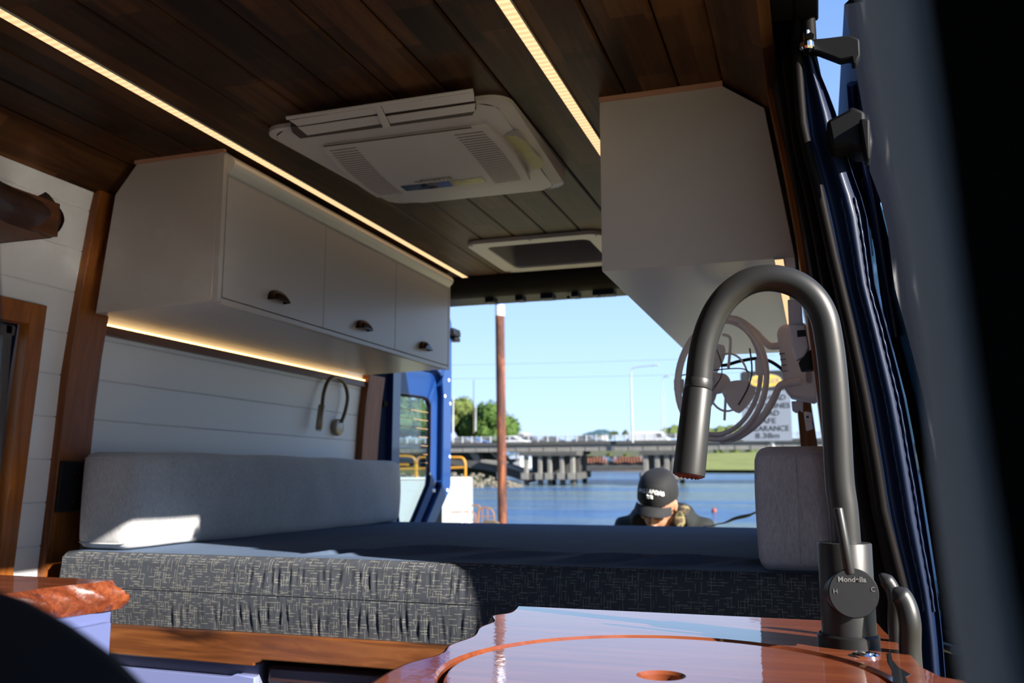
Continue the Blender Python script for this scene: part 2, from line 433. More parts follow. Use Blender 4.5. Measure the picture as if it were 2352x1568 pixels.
# ceiling: boards with shadow gaps, an opening for the skylight
ZC = .75
HX0, HX1, HY0, HY1 = -1.00, -.63, 2.66, 3.0
edges = [-1.545, -1.435, -1.33, -1.2205, -1.0855, -.975, -.868, -.762, -.655, -.545, -.4365, -.325, -.22, -.135]
b = MB()
def board(x0, x1, y0, y1, z0=ZC, t=.012):
    e = .0016
    c = .0035
    b.prism([(x0+e, z0+t), (x0+e, z0+c), (x0+e+c, z0), (x1-e-c, z0), (x1-e, z0+c), (x1-e, z0+t)], 'y', y0, y1)
for x0, x1 in zip(edges, edges[1:]):
    if x1 > HX0 and x0 < HX1:
        board(x0, x1, -1.3, HY0); board(x0, x1, HY1, YR)
        if x0 < HX0: board(x0, HX0, HY0, HY1)
        if x1 > HX1: board(HX1, x1, HY0, HY1)
    else: board(x0, x1, -1.3, YR)
# sloping side boards
for side in (-1, 1):
    if side < 0: P0, P1 = (-1.545, ZC), (-1.615, .678)
    else: P0, P1 = (-.135, ZC), (-.052, .688)
    nx = .012*side; y0 = -1.3
    b.prism([P0, P1, (P1[0]+nx*1.5, P1[1]+.006), (P0[0]+nx, P0[1]+.012)], 'y', y0, YR)
struct(b.build('ceiling', M['ceil']))
# steel roof above the lining
b = MB()
for x0, x1, y0, y1 in ((-1.72, HX0-.01, -1.6, 3.3), (HX1+.01, .0, -1.6, 3.3), (HX0-.01, HX1+.01, -1.6, HY0-.01), (HX0-.01, HX1+.01, HY1+.01, 3.3)):
    b.box(x0, x1, y0, y1, ZC+.02, ZC+.05)
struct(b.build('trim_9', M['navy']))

# left wall of painted boards with V grooves
GZ = [.93-.0985*i for i in range(1, 24)]
b = MB()
def wallstrip(y0, y1, z0, z1, xf=xwl, dx=0, sgn=1):
    zs = [z0]+[z for z in sorted(GZ) if z0+.004 < z < z1-.004]+[z1]
    for a, c in zip(zs, zs[1:]):
        e = .0022
        b.prism([(xf(a+e)+dx-sgn*.004, a), (xf(a+e)+dx, a+e), (xf(c-e)+dx, c-e), (xf(c)+dx-sgn*.004, c), (xf(c)+dx-sgn*.02, c), (xf(a)+dx-sgn*.02, a)], 'y', y0, y1)
WY0, WY1, WZ0, WZ1 = .95, 1.545, -.30, .345
wallstrip(WY1, YR, -1.2, .69); wallstrip(-1.3, WY0, -1.2, .69); wallstrip(WY0, WY1, -1.2, WZ0); wallstrip(WY0, WY1, WZ1, .69)
struct(b.build('wall_left', M['shiplap']))
b = MB()
for (y0, y1, z0, z1) in ((-1.6, WY0, -1.25, .8), (WY1, 3.3, -1.25, .8), (WY0, WY1, -1.25, WZ0), (WY0, WY1, WZ1, .8)):
    b.box(-1.78, -1.745, y0, y1, z0, z1)
struct(b.build('wall_left_outer', M['blue']))
# window in the left wall
b = MB(); t = .032; xo = -1.655
fr = lambda y0, y1, z0, z1: b.prism([(xwl(z0)-.01, z0), (xwl(z0)+.02, z0), (xwl(z1)+.02, z1), (xwl(z1)-.01, z1)], 'y', y0, y1)
fr(WY1-.008, WY1+.034, WZ0-.04, WZ1+.042); fr(WY0-.034, WY0+.008, WZ0-.04, WZ1+.042); fr(WY0, WY1, WZ1-.006, WZ1+.042); fr(WY0, WY1, WZ0-.04, WZ0)
w = struct(b.build('window_1', M['timber_z'], bev=.002))
b = MB(); b.box(-1.735, -1.69, WY1-.03, WY1-.008, WZ0, WZ1-.006); b.box(-1.735, -1.69, WY0+.008, WY0+.03, WZ0, WZ1); b.box(-1.735, -1.69, WY0, WY1, WZ1-.03, WZ1-.006)
b.build('window_surround', M['winframe'], w, bev=.004)
b = MB(); b.box(-1.728, -1.724, WY0, WY1, WZ0, WZ1); b.build('window_pane', M['glass'], w)
# left upright post
b = MB(); b.grid(lambda u, v: (0, 0, 0), 1, 1) if 0 else None
zs = [-.9+.1*i for i in range(17)]
def post(y0, y1, z0, z1, xf, off, th, name, mat, sgn=1):
    b = MB(); n = 14; L = [z0+(z1-z0)*i/n for i in range(n+1)]
    pts = [(xf(z)+off, z) for z in L]+[(xf(z)+off-sgn*th, z) for z in reversed(L)]
    b.prism(pts, 'y', y0, y1)
    return struct(b.build(name, mat, bev=.002))
post(1.668, 1.765, -1.15, .684, xwl, .022, .03, 'trim_1', M['timber_z'])
post(3.135, 3.27, -1.15, .40, xwl, .028, .03, 'trim_2', M['timber_z'])

# right wall behind the sliding door opening
b = MB(); 
wallstrip(1.74, YR, -1.2, .69, xf=xwr, dx=.0, sgn=-1)
struct(b.build('wall_right', M['shiplap']))
post(1.60, 1.75, -1.15, .70, lambda z: xwr(z)-.0, -.012, -.035, 'trim_3', M['timber_z'])
# rear post on right side (seen past the fan)
b = MB(); b.prism([(-.062, .46), (-.03, .46), (.03, -.16), (-.035, -.16)], 'y', 2.98, 3.02)
struct(b.build('trim_4', M['timber_z'], bev=.002))

# C pillar: dark liner, rubber seals, painted jamb, body side
JB = [(.80, .012), (.722, .011), (.617, .006), (.505, .009), (.424, .026), (.303, .044), (.222, .058), (.113, .073), (.018, .083), (-.044, .088), (-.148, .107), (-.2, .112), (-1.2, .13)]
JO = [(.80, .022), (.719, .023), (.629, .023), (.564, .043), (.519, .055), (.458, .064), (.411, .077), (.379, .084), (.27, .090), (.223, .099), (.179, .107), (.123, .117), (.065, .124), (-.005, .131), (-.043, .134), (-.091, .138), (-.164, .144), (-.2, .146), (-1.2, .155)]
KJ = 1.395/1.36
JB = [(a*KJ, c*KJ) for a, c in JB]; JO = [(a*KJ, c*KJ) for a, c in JO]
def jb(z): return interp(JB, z)
def jo(z): return interp(JO, z)
Z0, Z1 = -1.2, .82
def zz(v): return Z0+(Z1-Z0)*v
b = MB()
for y0, y1, f0, f1 in ((1.60, 1.395, lambda z: xwr(z)-.003, jb),):
    b.grid(lambda u, v: (f0(zz(v))*(1-u)+f1(zz(v))*u, y0+(y1-y0)*(u**.8), zz(v)), 6, 40)
b.grid(lambda u, v: (jb(zz(v))*(1-u)+(jo(zz(v))-.004)*u, 1.62, zz(v)), 1, 40)
struct(b.build('trim_5', M['liner'], smooth=60))
def along(fx, y, z0, z1, n=36): return [(fx(z0+(z1-z0)*i/n), y, z0+(z1-z0)*i/n) for i in range(n+1)]
b = MB()
b.tube(along(lambda z: xwr(z)*.62+jb(z)*.38-.004, 1.515, -1.1, .80), .0085, 10)
b.tube(along(lambda z: xwr(z)*.36+jb(z)*.64-.003, 1.455, -1.1, .80), .0095, 10)
b.tube(along(lambda z: jb(z)-.006, 1.392, -1.1, .80), .008, 10)
b.tube([(.0195, 1.388, .645), (.0195, 1.388, .82)], .011, 10)
struct(b.build('trim_6', M['rubber'], smooth=60))
# painted jamb with folded lip and seam sealer
b = MB()
def jamb(u, v):
    z = zz(v); x = jb(z)*(1-u)+jo(z)*u
    y = 1.395 + (.008*sin(u*pi*2.5) if .1 < u < .95 else 0)
    return (x, y, z)
b.grid(jamb, 14, 60)
b.grid(lambda u, v: (jo(zz(v))+.003*sin(u*pi), 1.395+.04*u, zz(v)), 4, 60)
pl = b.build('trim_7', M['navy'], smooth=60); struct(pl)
b = MB()
for k, (fx, ya) in enumerate(((.45, 1.392), (.60, 1.390), (.82, 1.393))):
    pts = []
    for i in range(90):
        z = -.18+i*(.60/90); u = fx+.006*sin(i*1.7+k)+.010*sin(i*.35)
        pts.append((jb(z)*(1-u)+jo(z)*u, ya-.001*sin(i*2.3), z))
    b.tube(pts, [.0014+.0007*abs(sin(i*.9+k)) for i in range(90)], 6)
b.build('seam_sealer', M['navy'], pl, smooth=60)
b = MB()
b.grid(lambda u, v: (jo(zz(v)*.995)+.002, 1.41+(3.3-1.41)*u, zz(v)), 4, 30)
b.grid(lambda u, v: (jo(zz(v)*.995)-.012, 1.41+(3.3-1.41)*u, zz(v)), 4, 30)
struct(b.build('wall_right_outer', M['blue'], smooth=60))
# front part of the right side, header of the sliding door opening
b = MB()
b.box(-.040, .0, .2, 1.39, .706, .80)
b.prism([(.25, .80), (1.40, .80), (1.40, .703), (.35, .703), (.25, .66)], 'x', .0, .035)
struct(b.build('trim_8', M['rubber'], bev=.004))
b = MB(); b.box(.10, .14, -1.4, -.28, -1.2, .10); b.box(.02, .06, -1.4, .12, .55, .8); b.box(.05, .10, -.3, -.12, -1.2, .7)
b.box(-1.75, .16, -1.62, -1.58, -1.2, .02); b.box(-1.75, .16, -1.62, -1.58, .52, .8); b.box(-1.75, -1.5, -1.62, -1.58, .02, .52); b.box(-.02, .16, -1.62, -1.58, .02, .52); b.box(.06, .11, -1.6, .33, -1.2, .80)  # unseen cab side closed solid to keep the sun off the seat
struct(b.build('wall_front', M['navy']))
b = MB(); b.grid(lambda u, v: (-1.5+1.48*u, -1.60, .02+.5*v), 2, 2); struct(b.build('window_2', M['glass']))
# sill step
b = MB(); b.box(.10, .21, .25, 1.40, -1.2, -1.1)
struct(b.build('door_sill', M['black']))

# rear header
b = MB()
b.prism([(3.09, .755), (3.10, .742), (3.16, .700), (3.20, .688), (3.30, .692), (3.30, .80), (3.09, .80)], 'x', -1.66, .0)
h = struct(b.build('trim_10', wood('dark_header_timber', (.004, .002, .0015), (.008, .004, .003), (.014, .007, .004), 'x', .6, spec=.1), bev=.002))
b = MB()
b.prism([(3.20, .689), (3.31, .680), (3.31, .70), (3.20, .70)], 'x', -1.62, -.05)
for x in (-1.17, -1.05, -.94, -.83, -.74, -.70):
    wd = random.uniform(.012, .03); b.box(x-wd, x+wd, 3.215, 3.27, .671, .69)
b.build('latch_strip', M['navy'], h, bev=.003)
b = MB()
for x in (-1.06, -.86, -.74): b.lathe([(.006, 0), (.008, .004), (.004, .012)], (x, 3.24, .668), (0, 0, 1), 12)
b.build('latch_bolt', M['bronze'], h, smooth=40)
# left D pillar
b = MB()
b.prism([(-1.72, 3.27), (-1.672, 3.27), (-1.662, 3.30), (-1.664, 3.40), (-1.70, 3.43), (-1.76, 3.43), (-1.76, 3.27)], 'z', -1.2, .76)
dp = struct(b.build('trim_11', M['inkblue'], bev=.006))
b = MB()
for z in (.30, .05): b.box(-1.672, -1.655, 3.31, 3.36, z-.012, z+.012)
b.tube([(-1.668, 3.385, -1.1), (-1.668, 3.385, .7)], .010, 8)
b.build('rubber_seal', M['rubber'], dp, smooth=50)
# right D pillar
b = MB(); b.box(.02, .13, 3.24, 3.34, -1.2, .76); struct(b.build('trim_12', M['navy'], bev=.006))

# left barn door, swung open behind the van, with heated window
DX = -1.64
def dpx(px, py): p = atx(px, py, DX); return (p.y, p.z)
out = [(3.45, .80), (3.93, .80), (3.985, .74), (3.992, .49), (3.992, -.03), (3.975, -.06), (3.80, -.21), (3.70, -.36), (3.70, -1.1), (3.45, -1.1)]
win = [(3.40, .345), (3.66, .360), (3.715, .352), (3.742, .325), (3.744, .28), (3.742, .00), (3.735, -.03), (3.60, -.165), (3.52, -.24), (3.40, -.24)]
dr = MB()
# frame as ring between outer outline and window opening: build with strips
outer = [(3.36, .80), (3.93, .80), (3.985, .74), (3.992, .49), (3.992, .20), (3.992, -.03), (3.975, -.06), (3.80, -.21), (3.70, -.36), (3.36, -.36)]
inner = [(3.36, .352), (3.66, .362), (3.715, .356), (3.742, .33), (3.744, .15), (3.742, .00), (3.735, -.03), (3.60, -.165), (3.52, -.24), (3.36, -.24)]
n = len(outer)
def ring(mb, O, I, x0, x1, x2):
    n = len(O)
    vs = [(x0, y, z) for y, z in O]+[(x1, y, z) for y, z in I]+[(x2, y, z) for y, z in O]+[(x2, y, z) for y, z in I]
    fs = []
    for i in range(n):
        j = (i+1) % n
        fs += [(i, j, n+j, n+i), (2*n+i, 3*n+i, 3*n+j, 2*n+j), (i, 2*n+i, 2*n+j, j), (n+i, n+j, 3*n+j, 3*n+i)]
    mb.add(vs, fs)
def sub(L, k=5): return [(p[0]+(q[0]-p[0])*i/k, p[1]+(q[1]-p[1])*i/k) for p, q in zip(L, L[1:]+L[:1]) for i in range(k)]
inner = [(y*1.03, z*1.015) for y, z in inner]
outer, inner = sub(outer), sub(inner)
midA = [(a[0]*.30+c[0]*.70, a[1]*.30+c[1]*.70) for a, c in zip(outer, inner)]
midB = [(a[0]*.26+c[0]*.74, a[1]*.26+c[1]*.74) for a, c in zip(outer, inner)]
ring(dr, outer, midA, DX, DX, DX-.07)
ring(dr, midA, midB, DX, DX-.030, DX-.07)
ring(dr, midB, inner, DX-.030, DX-.045, DX-.07)
dr.box(DX-.06, DX-.005, 3.36, 3.70, -1.1, -.36)
dr.box(DX-.085, DX-.07, 3.36, 3.94, -.30, -.24) if 0 else None
d1 = struct(dr.build('door_1', M['blue'], bev=.004, seg=3))
b = MB()
ins = [(y*.96+3.55*.04, z*.97+.05*.03) for y, z in inner]
ring(b, inner, ins, DX-.046, DX-.046, DX-.055)
b.build('window_seal', M['rubber'], d1)
b = MB(); b.prism([(y, z) for y, z in inner], 'x', DX-.062, DX-.057); b.build('door_window', M['glass'], d1)
b = MB()
for k in range(9):
    z = .30-.0385*k; y1 = 3.845 if z > -.04 else 3.845+(z+.04)*1.0
    b.box(DX-.0565, DX-.0555, 3.36, y1, z-.0011, z+.0011)
b.build('heating_wire', plain('amber_heating_wire', (.35, .22, .10), .5), d1)
b = MB()
for (y, z) in ((3.955, .46), (3.91, .38), (3.975, .35), (3.975, .1), (3.75, .02), (3.80, -.055), (3.95, -.055), (3.785, -.055)):
    b.lathe([(.008, 0), (.008, .004), (.004, .006)], (DX-.002, y, z), (1, 0, 0), 10)
b.build('clip', plain('pale_trim_clip', (.75, .78, .85), .3), d1, smooth=40)
b = MB()
b.box(DX-.03, DX+.03, 3.95, 4.03, .675, .700); b.box(DX-.02, DX+.015, 3.97, 4.06, .70, .715); b.box(DX-.02, DX+.02, 3.99, 4.05, .655, .675)
b.lathe([(.012, 0), (.012, .05)], (DX, 4.0, .665), (0, 0, 1), 12)
b.build('door_latch', M['black'], d1, bev=.003)
b = MB(); b.prism([(3.83, -.22), (3.99, -.09), (3.995, -1.1), (3.83, -1.1)], 'x', DX-.09, DX-.04)
b.build('lower_trim', M['black'], d1, bev=.004)
b = MB(); b.prism([(3.72, -.33), (3.83, -.21), (3.83, -1.1), (3.72, -1.1)], 'x', DX-.08, DX-.03)
b.build('lamp_housing', plain('grey_lamp_housing', (.30, .30, .29), .4), d1, bev=.004)

# sliding door, slid back along the outside of the van
b = MB()
def xd(z): return jo(z)+.030 if z < .5 else jo(.5)+.030+(z-.5)*-.10+.008
def dgrid(off, y0, y1, z0, z1, nu=4, nv=24): b.grid(lambda u, v: (xd(z0+(z1-z0)*v)+off, y0+(y1-y0)*u, z0+(z1-z0)*v), nu, nv)
for off in (0, .03):
    dgrid(off, 1.43, 1.56, -1.1, .74); dgrid(off, 2.5, 2.62, -1.1, .74); dgrid(off, 1.56, 2.5, -1.1, -.22); dgrid(off, 1.56, 2.5, .47, .74)
b.grid(lambda u, v: (xd(-1.1+1.84*v)+.03*u, 1.43, -1.1+1.84*v), 4, 40)
b.grid(lambda u, v: (xd(.74)+.03*u, 1.43+1.19*v, .74+.010*sin(u*pi)), 3, 4)
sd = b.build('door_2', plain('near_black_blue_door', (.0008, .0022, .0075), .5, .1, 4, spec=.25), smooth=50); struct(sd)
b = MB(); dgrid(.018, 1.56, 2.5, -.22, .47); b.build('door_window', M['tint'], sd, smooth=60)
b = MB()
b.tube([(xd(z)-.004, 1.555, z) for z in [(-.22+.69*i/20) for i in range(21)]], .007, 8)
b.tube([(xd(-.22)-.004, 1.55+.95*i/4, -.22) for i in range(5)], .007, 8)
b.tube([(xd(.47)-.004, 1.55+.95*i/4, .47) for i in range(5)], .007, 8)
b.tube([(xd(.1)-.0, 2.02, z) for z in (-.22, .1, .47)], .008, 8)
b.build('window_seal', M['rubber'], sd, smooth=60)
b = MB()
for z0, z1, y0, y1 in ((.62, .40, 1.46, 1.72), (.60, .36, 1.60, 1.90), (-.24, -.34, 1.46, 2.2), (.50, .22, 1.44, 1.52)):
    b.tube([(xd(z0)-.006, y0, z0), (xd((z0+z1)/2)-.008, (y0+y1)/2, (z0+z1)/2), (xd(z1)-.006, y1, z1)], .008, 8)
b.build('pressed_rib', M['navy2'], sd, smooth=60)
ra = thing('door_roller_arm', (.06, 1.36, .62), 'black steel upper roller arm bridging the sliding door and blue pillar', 'roller arm')
b = MB()
P = lambda x, y: (lambda q: (q.x, q.z))(aty(x, y, 1.38))
b.prism([P(1868, 92), P(1893, 90), P(1950, 83), P(1974, 92), P(1976, 128), P(1966, 150), P(1957, 150), P(1955, 136), P(1945, 138), P(1930, 141), P(1880, 122), P(1866, 120)], 'y', 1.375, 1.395)
b.build('arm', M['ink'], ra, bev=.003)
b = MB(); q = aty(1853, 98, 1.37); b.lathe([(.008, 0), (.011, .003), (.011, .010), (.006, .014), (.006, .03)], (q.x, q.y, q.z-.012), (0, 0, 1), 16)
b.lathe([(.006, 0), (.006, .02)], (q.x+.005, q.y-.012, q.z+.004), (0, 1, 0), 14)
b.build('roller', M['chrome'], ra, smooth=40)
rb_ = thing('door_lock_block', (.07, 1.36, .45), 'black plastic stop block between blue door pillar and slid back door', 'door stop')
b = MB(); b.prism([P(1897, 296), P(1945, 272), P(1952, 262), P(1985, 275), P(1990, 362), P(1972, 366), P(1946, 352), P(1910, 358)], 'y', 1.345, 1.40)
b.build('block', M['ink'], rb_, bev=.006)
b = MB(); b.prism([P(1970, 300), P(1994, 300), P(1996, 392), P(1984, 394)], 'y', 1.33, 1.36); b.build('guide', M['ink'], rb_, bev=.004)

# B pillar trim close to the lens
b = MB()
L = [(1968, -60), (1972, 0), (1985, 150), (2030, 350), (2085, 600), (2120, 850), (2140, 1100), (2170, 1350), (2205, 1568), (2260, 1900)]
R = [(2165, -60), (2168, 0), (2195, 150), (2215, 350), (2245, 600), (2285, 900), (2318, 1100), (2362, 1350), (2400, 1568), (2460, 1900)]
LL = [aty(x, y, .20) for x, y in L]; RR = [aty(x, y, .20) for x, y in R]
def pilx(T, z): return interp([(p.z, p.x) for p in T], z)
b.grid(lambda u, v: (lambda z: (pilx(LL, z)*(1-u)+pilx(RR, z)*u, .20-.004*sin(pi*u)+.006*max(0, u-.6), z))(-.9+1.5*v), 14, 60)
b.grid(lambda u, v: (lambda z: (pilx(LL, z)+.003*u, .20+.02*u, z))(-.9+1.5*v), 2, 60)
bp = b.build('trim_13', M['greytrim'], smooth=70); struct(bp)
b = MB()
b.grid(lambda u, v: (lambda z: (pilx(RR, z)-.004+.12*u, .200-.05*u, z))(-.9+1.5*v), 6, 60)
b.build('seal_face', M['rubber'], bp, smooth=70)

# ================================================================== OVERHEAD CABINETS
XF = -1.26
cab = thing('overhead_cabinet', (-1.43, 2.36, .39), 'long white overhead locker with three flap doors along the left wall', 'cabinet')
b = MB()
b.prism([(-1.600, .385), (XF-.016, .395), (XF-.016, .742), (-1.508, .742), (-1.566, .672)], 'y', 1.68, 3.045)
b.build('body', M['white'], cab, bev=.0015)
b = MB(); b.box(XF-.016, XF, 1.68, 1.694, .394, .745); b.box(XF-.016, XF, 3.03, 3.045, .392, .72); b.box(XF-.016, XF, 1.694, 3.03, .392, .4035)
b.build('face_frame', M['white'], cab, bev=.001)
b = MB()
pts = [(XF-.020, .745), (XF-.002, .745)]+[(XF-.002+.0205*sin(pi*i/12), .745-.050*i/12) for i in range(1, 12)]+[(XF-.002, .695), (XF-.02, .695)]
b.prism(pts, 'y', 1.694, 3.03); b.build('cove_moulding', M['cove'], cab, smooth=50)
b = MB(); b.box(-1.512, XF, 1.676, 1.686, .742, .750); b.build('edge_strip', M['pink'], cab)
yd = [1.697, 2.142, 2.587, 3.028]
for i in range(3):
    b = MB(); b.box(XF-.018, XF, yd[i]+.0012, yd[i+1]-.0012, .406, .6925)
    d = b.build('door', M['white'], cab, bev=.001)
    yc = (1.909, 2.361, 2.808)[i]
    b = MB()
    def cup(u, v, k=1.0):
        a = pi*u; q = min(v*pi/2, pi/2-1e-6); a = min(max(a, 1e-6), pi-1e-6)
        return (XF+.0005+.023*k*sin(q)**.9, yc-.036*k*cos(a)*(1-.12*v), .434+.029*k*sin(a)**.75*cos(q)**.8)
    b.grid(cup, 20, 8); b.grid(lambda u, v: cup(u, v, .93), 20, 8)
    b.grid(lambda u, v: (lambda p, q2: (p[0]*(1-v)+q2[0]*v, p[1]*(1-v)+q2[1]*v, p[2]))(cup(u, 1), cup(u, 1, .93)), 20, 1)
    b.build('pull', M['bronze'], d, smooth=50)

rc = thing('overhead_cabinet', (-.2, 2.34, .39), 'shorter white overhead locker hanging on the right wall above the kitchen tap', 'cabinet')
b = MB()
b.prism([(-.378, .397), (-.378, .742), (-.137, .742), (-.062, .688), (-.02, .397)], 'y', 1.68, 2.985)
b.build('body', M['white'], rc, bev=.0012)
b = MB(); b.box(-.378, -.137, 1.674, 1.688, .742, .7505); b.build('edge_strip', M['pink'], rc)

# ================================================================== LED STRIPS
def strip(name, x, y0, y1, z, lab, w=.0105):
    t = thing(name, (x, (y0+y1)/2, z-.004), lab, 'light', 'warm LED strips')
    b = MB(); b.box(x-w-.0015, x+w+.0015, y0, y1, z-.0035, z+.001); b.build('channel', M['galv'], t)
    b = MB(); b.box(x-w, x+w, y0+.002, y1-.002, z-.0045, z-.0030); b.build('diffuser', M['led'], t)
    return t
strip('led_strip_light', -1.222, -.8, 3.105, ZC, 'warm LED strip in the ceiling running above the left locker')
strip('led_strip_light', -.4365, -.8, 3.05, ZC, 'warm LED strip in the ceiling ending behind the right locker')
t = thing('led_strip_light', (-1.655, 2.45, .372), 'warm LED strip tucked under the left overhead locker at the wall', 'light', 'warm LED strips')
b = MB(); b.box(xwl(.38), xwl(.38)+.016, 1.765, 3.135, .350, .372); b.build('timber_backing', M['timber_y'], t)
b = MB(); b.box(xwl(.38)+.006, xwl(.38)+.0135, 1.765, 3.13, .3722, .3775); b.build('diffuser', M['led2'], t)
strip('led_strip_light', -.048, 1.672, 2.95, .3965, 'warm LED strip under the right overhead locker behind the tap', w=.0075)

# ================================================================== AIR CONDITIONER
ac = thing('air_conditioner', (-.81, 1.85, .69), 'white ceiling air conditioner with open front louvres and small display', 'air conditioner')
def rrect(x0, x1, y0, y1, r, n=6):
    o = []
    for cx, cy, a0 in ((x1-r, y1-r, 0), (x0+r, y1-r, 90), (x0+r, y0+r, 180), (x1-r, y0+r, 270)):
        for k in range(n+1):
            a = radians(a0+90*k/n); o.append((cx+r*cos(a), cy+r*sin(a)))
    return o
AY0, AY1 = 1.592, 2.085
def zb(y):
    t = max(0.0, min(1.0, (y-AY0)/(AY1-AY0))) if not isinstance(y, complex) else 0; return .737-.036*sin(t*pi/2)**1.2
def onac(px, py, off=0):
    z = .72
    for _ in range(20):
        p = atz(px, py, z); z = zb(p.y)-off
    return atz(px, py, z)
b = MB()
def outl2(x0, x1, x2, x3, y0, y1, r):
    # front edge x0..x1, rear edge x2..x3, rounded corners
    o = []
    for (cx, cy, a0) in ((x3-r, y1-r, 0), (x2+r*1.6, y1-r, 90), (x0+r, y0+r, 180), (x1-r, y0+r, 270)):
        for k in range(9):
            a = radians(a0+90*k/8); o.append((cx+(r*1.6 if a0 == 90 else r)*cos(a), cy+r*sin(a)))
    return o
A = outl2(-1.105, -.545, -1.045, -.552, AY0, 2.105, .045); B_ = outl2(-1.105, -.545, -1.035, -.556, AY0, 2.10, .045); C_ = outl2(-1.087, -.572, -.985, -.575, AY0+.006, 2.06, .040)
n = len(A)
vs = [(x, y, .7505) for x, y in A]+[(x, y, min(.741, zb(y)+.016)) for x, y in B_]+[(x, y, zb(y)) for x, y in C_]
fs = [tuple(range(n))]+[(k*n+i, k*n+(i+1) % n, (k+1)*n+(i+1) % n, (k+1)*n+i) for k in range(2) for i in range(n)]
b.add(vs, fs)
# underside as strips across the width
CL = sorted(C_, key=lambda p: p[1]); ys_ = [AY0+.0065+(2.0595-AY0-.0065)*i/24 for i in range(25)]
def xr_(y):
    xs = []
    for i in range(n):
        p, q = C_[i], C_[(i+1) % n]
        if (p[1]-y)*(q[1]-y) <= 0 and abs(p[1]-q[1]) > 1e-9: xs.append(p[0]+(q[0]-p[0])*(y-p[1])/(q[1]-p[1]))
    return min(xs), max(xs)
b.grid(lambda u, v: (lambda y: (lambda l: (l[0]+(l[1]-l[0])*u, y, zb(y)))(xr_(y)))(AY0+.0065+(2.0595-AY0-.0065)*v), 12, 24)
b.build('housing', M['acw'], ac, smooth=40)
def sl(px0, py0, px1, py1): return onac(px0, py0), onac(px1, py1)
# outlet slot
b = MB(); q = [onac(*p) for p in ((668, 282), (1090, 214), (1094, 240), (1085, 258), (690, 312), (672, 295))]
b.prism([(p.x, p.y) for p in q], 'z', .728, .7375); b.build('outlet_slot', M['acd'], ac)
def vane(pa, pb, pc, pd, off, name='louvre', mat='acw', th=.0018):
    P4 = [onac(*p, off) for p in (pa, pb, pc, pd)]
    b = MB(); up_ = Vector((0, 0, th)); b.add([p for p in P4]+[p+up_ for p in P4], [(3, 2, 1, 0), (4, 5, 6, 7)]+[(i, (i+1) % 4, 4+(i+1) % 4, 4+i) for i in range(4)])
    return b.build(name, M[mat], ac, bev=.0006)
vane((664, 277), (860, 246), (866, 262), (684, 290), .016); vane((684, 293), (868, 266), (880, 284), (706, 311), .012)
vane((875, 243), (1088, 212), (1090, 232), (884, 261), .016); vane((886, 268), (1092, 238), (1090, 256), (896, 284), .012)
vane((858, 243), (872, 241), (896, 292), (880, 294), .0175, 'louvre_frame', th=.004)
for pa in (760, 975): vane((pa-6, 262-(pa-760)*.155), (pa+6, 260-(pa-760)*.155), (pa+7, 266-(pa-760)*.155), (pa-5, 268-(pa-760)*.155), .018, 'louvre_clip', th=.004)
vane((656, 270), (1086, 206), (1087, 211), (658, 276), .018, 'louvre_frame', th=.003)
# intake panel
PC = [onac(738, 334), onac(1118, 285), onac(1218, 402), onac(868, 440)]
def pan(u, v, off=0):
    a_ = PC[0]*(1-u)+PC[1]*u; c_ = PC[3]*(1-u)+PC[2]*u; p = a_*(1-v)+c_*v
    side = (.012*sin(v*pi))*(1 if u > .5 else -1)*abs(2*u-1)
    return Vector((p.x+side, p.y, zb(p.y)-.005-.013*abs(sin(v*pi/2))**1.4*(1-.2*(2*u-1)**2)-off))
b = MB(); b.grid(lambda u, v: pan(u, v), 16, 20)
b.grid(lambda u, v: pan(u, v, -.010), 16, 20)
for u in (0, 1): b.grid(lambda a, v: pan(u, v, -.010*a), 1, 20)
for v in (0, 1): b.grid(lambda a, u: pan(u, v, -.010*a), 1, 16)
pn = b.build('intake_panel', M['acw'], ac, smooth=40)
b = MB(); b.grid(lambda u, v: pan(.02+.90*u, -.030+.022*v, .0006), 16, 1); b.build('panel_gap', M['acd'], ac)
for ua, ub in ((.035, .20), (.79, .955)):
    b = MB()
    for k in range(26):
        v0 = .06+.9*(k/26)**.92; dv_ = .014*(1-.45*k/26)
        b.grid(lambda u, v: pan(ua+(ub-ua)*u, v0+dv_*v, .0004), 4, 1)
    b.build('grille', plain('grille_slot_brown', (.16, .11, .10), .6), pn)
def patch(u0, u1, v0, v1, off=.0008, th=.001):
    b = MB(); b.grid(lambda u, v: pan(u0+(u1-u0)*u, v0+(v1-v0)*v, off), 4, 2); return b
patch(.235, .455, .785, .90).build('display', M['darkglass'], pn)
patch(.455, .545, .785, .90).build('display_reflection', M['blue_reflection'], pn, label='painted blue reflection on the display')  # blue reflection of the outside, painted onto the dark display
patch(.545, .745, .785, .90).build('display_reflection', M['gold_reflection'], pn, label='painted pale gold reflection on the display')  # yellowish reflection of the outside, painted onto the same display
b = MB(); o_ = pan(.455, .745, .0010); put_text(b, 'DOMETIC', .0165, (o_.x+.012, o_.y, o_.z), (1, .02, 0), (0, -1, .03), extrude=.0003, bold=.0003, space=1.15)
b.prism([(o_.x-.046, o_.y-.007), (o_.x-.040, o_.y-.001), (o_.x-.036, o_.y-.005), (o_.x-.030, o_.y+.001), (o_.x-.026, o_.y-.008), (o_.x-.034, o_.y-.004), (o_.x-.037, o_.y-.009), (o_.x-.041, o_.y-.005)], 'z', o_.z-.0004, o_.z+.0004)
b.build('lettering', plain('grey_lettering', (.10, .09, .09), .5), pn)
b = MB(); q = [onac(*p, .0006) for p in ((1158, 312), (1188, 297), (1205, 320), (1228, 350), (1255, 378), (1240, 388), (1225, 390), (1200, 360), (1175, 330))]
b.add(q, [tuple(range(len(q)))]); b.build('side_recess', M['sticker'], ac, label='pale yellow-green film in the side recess')
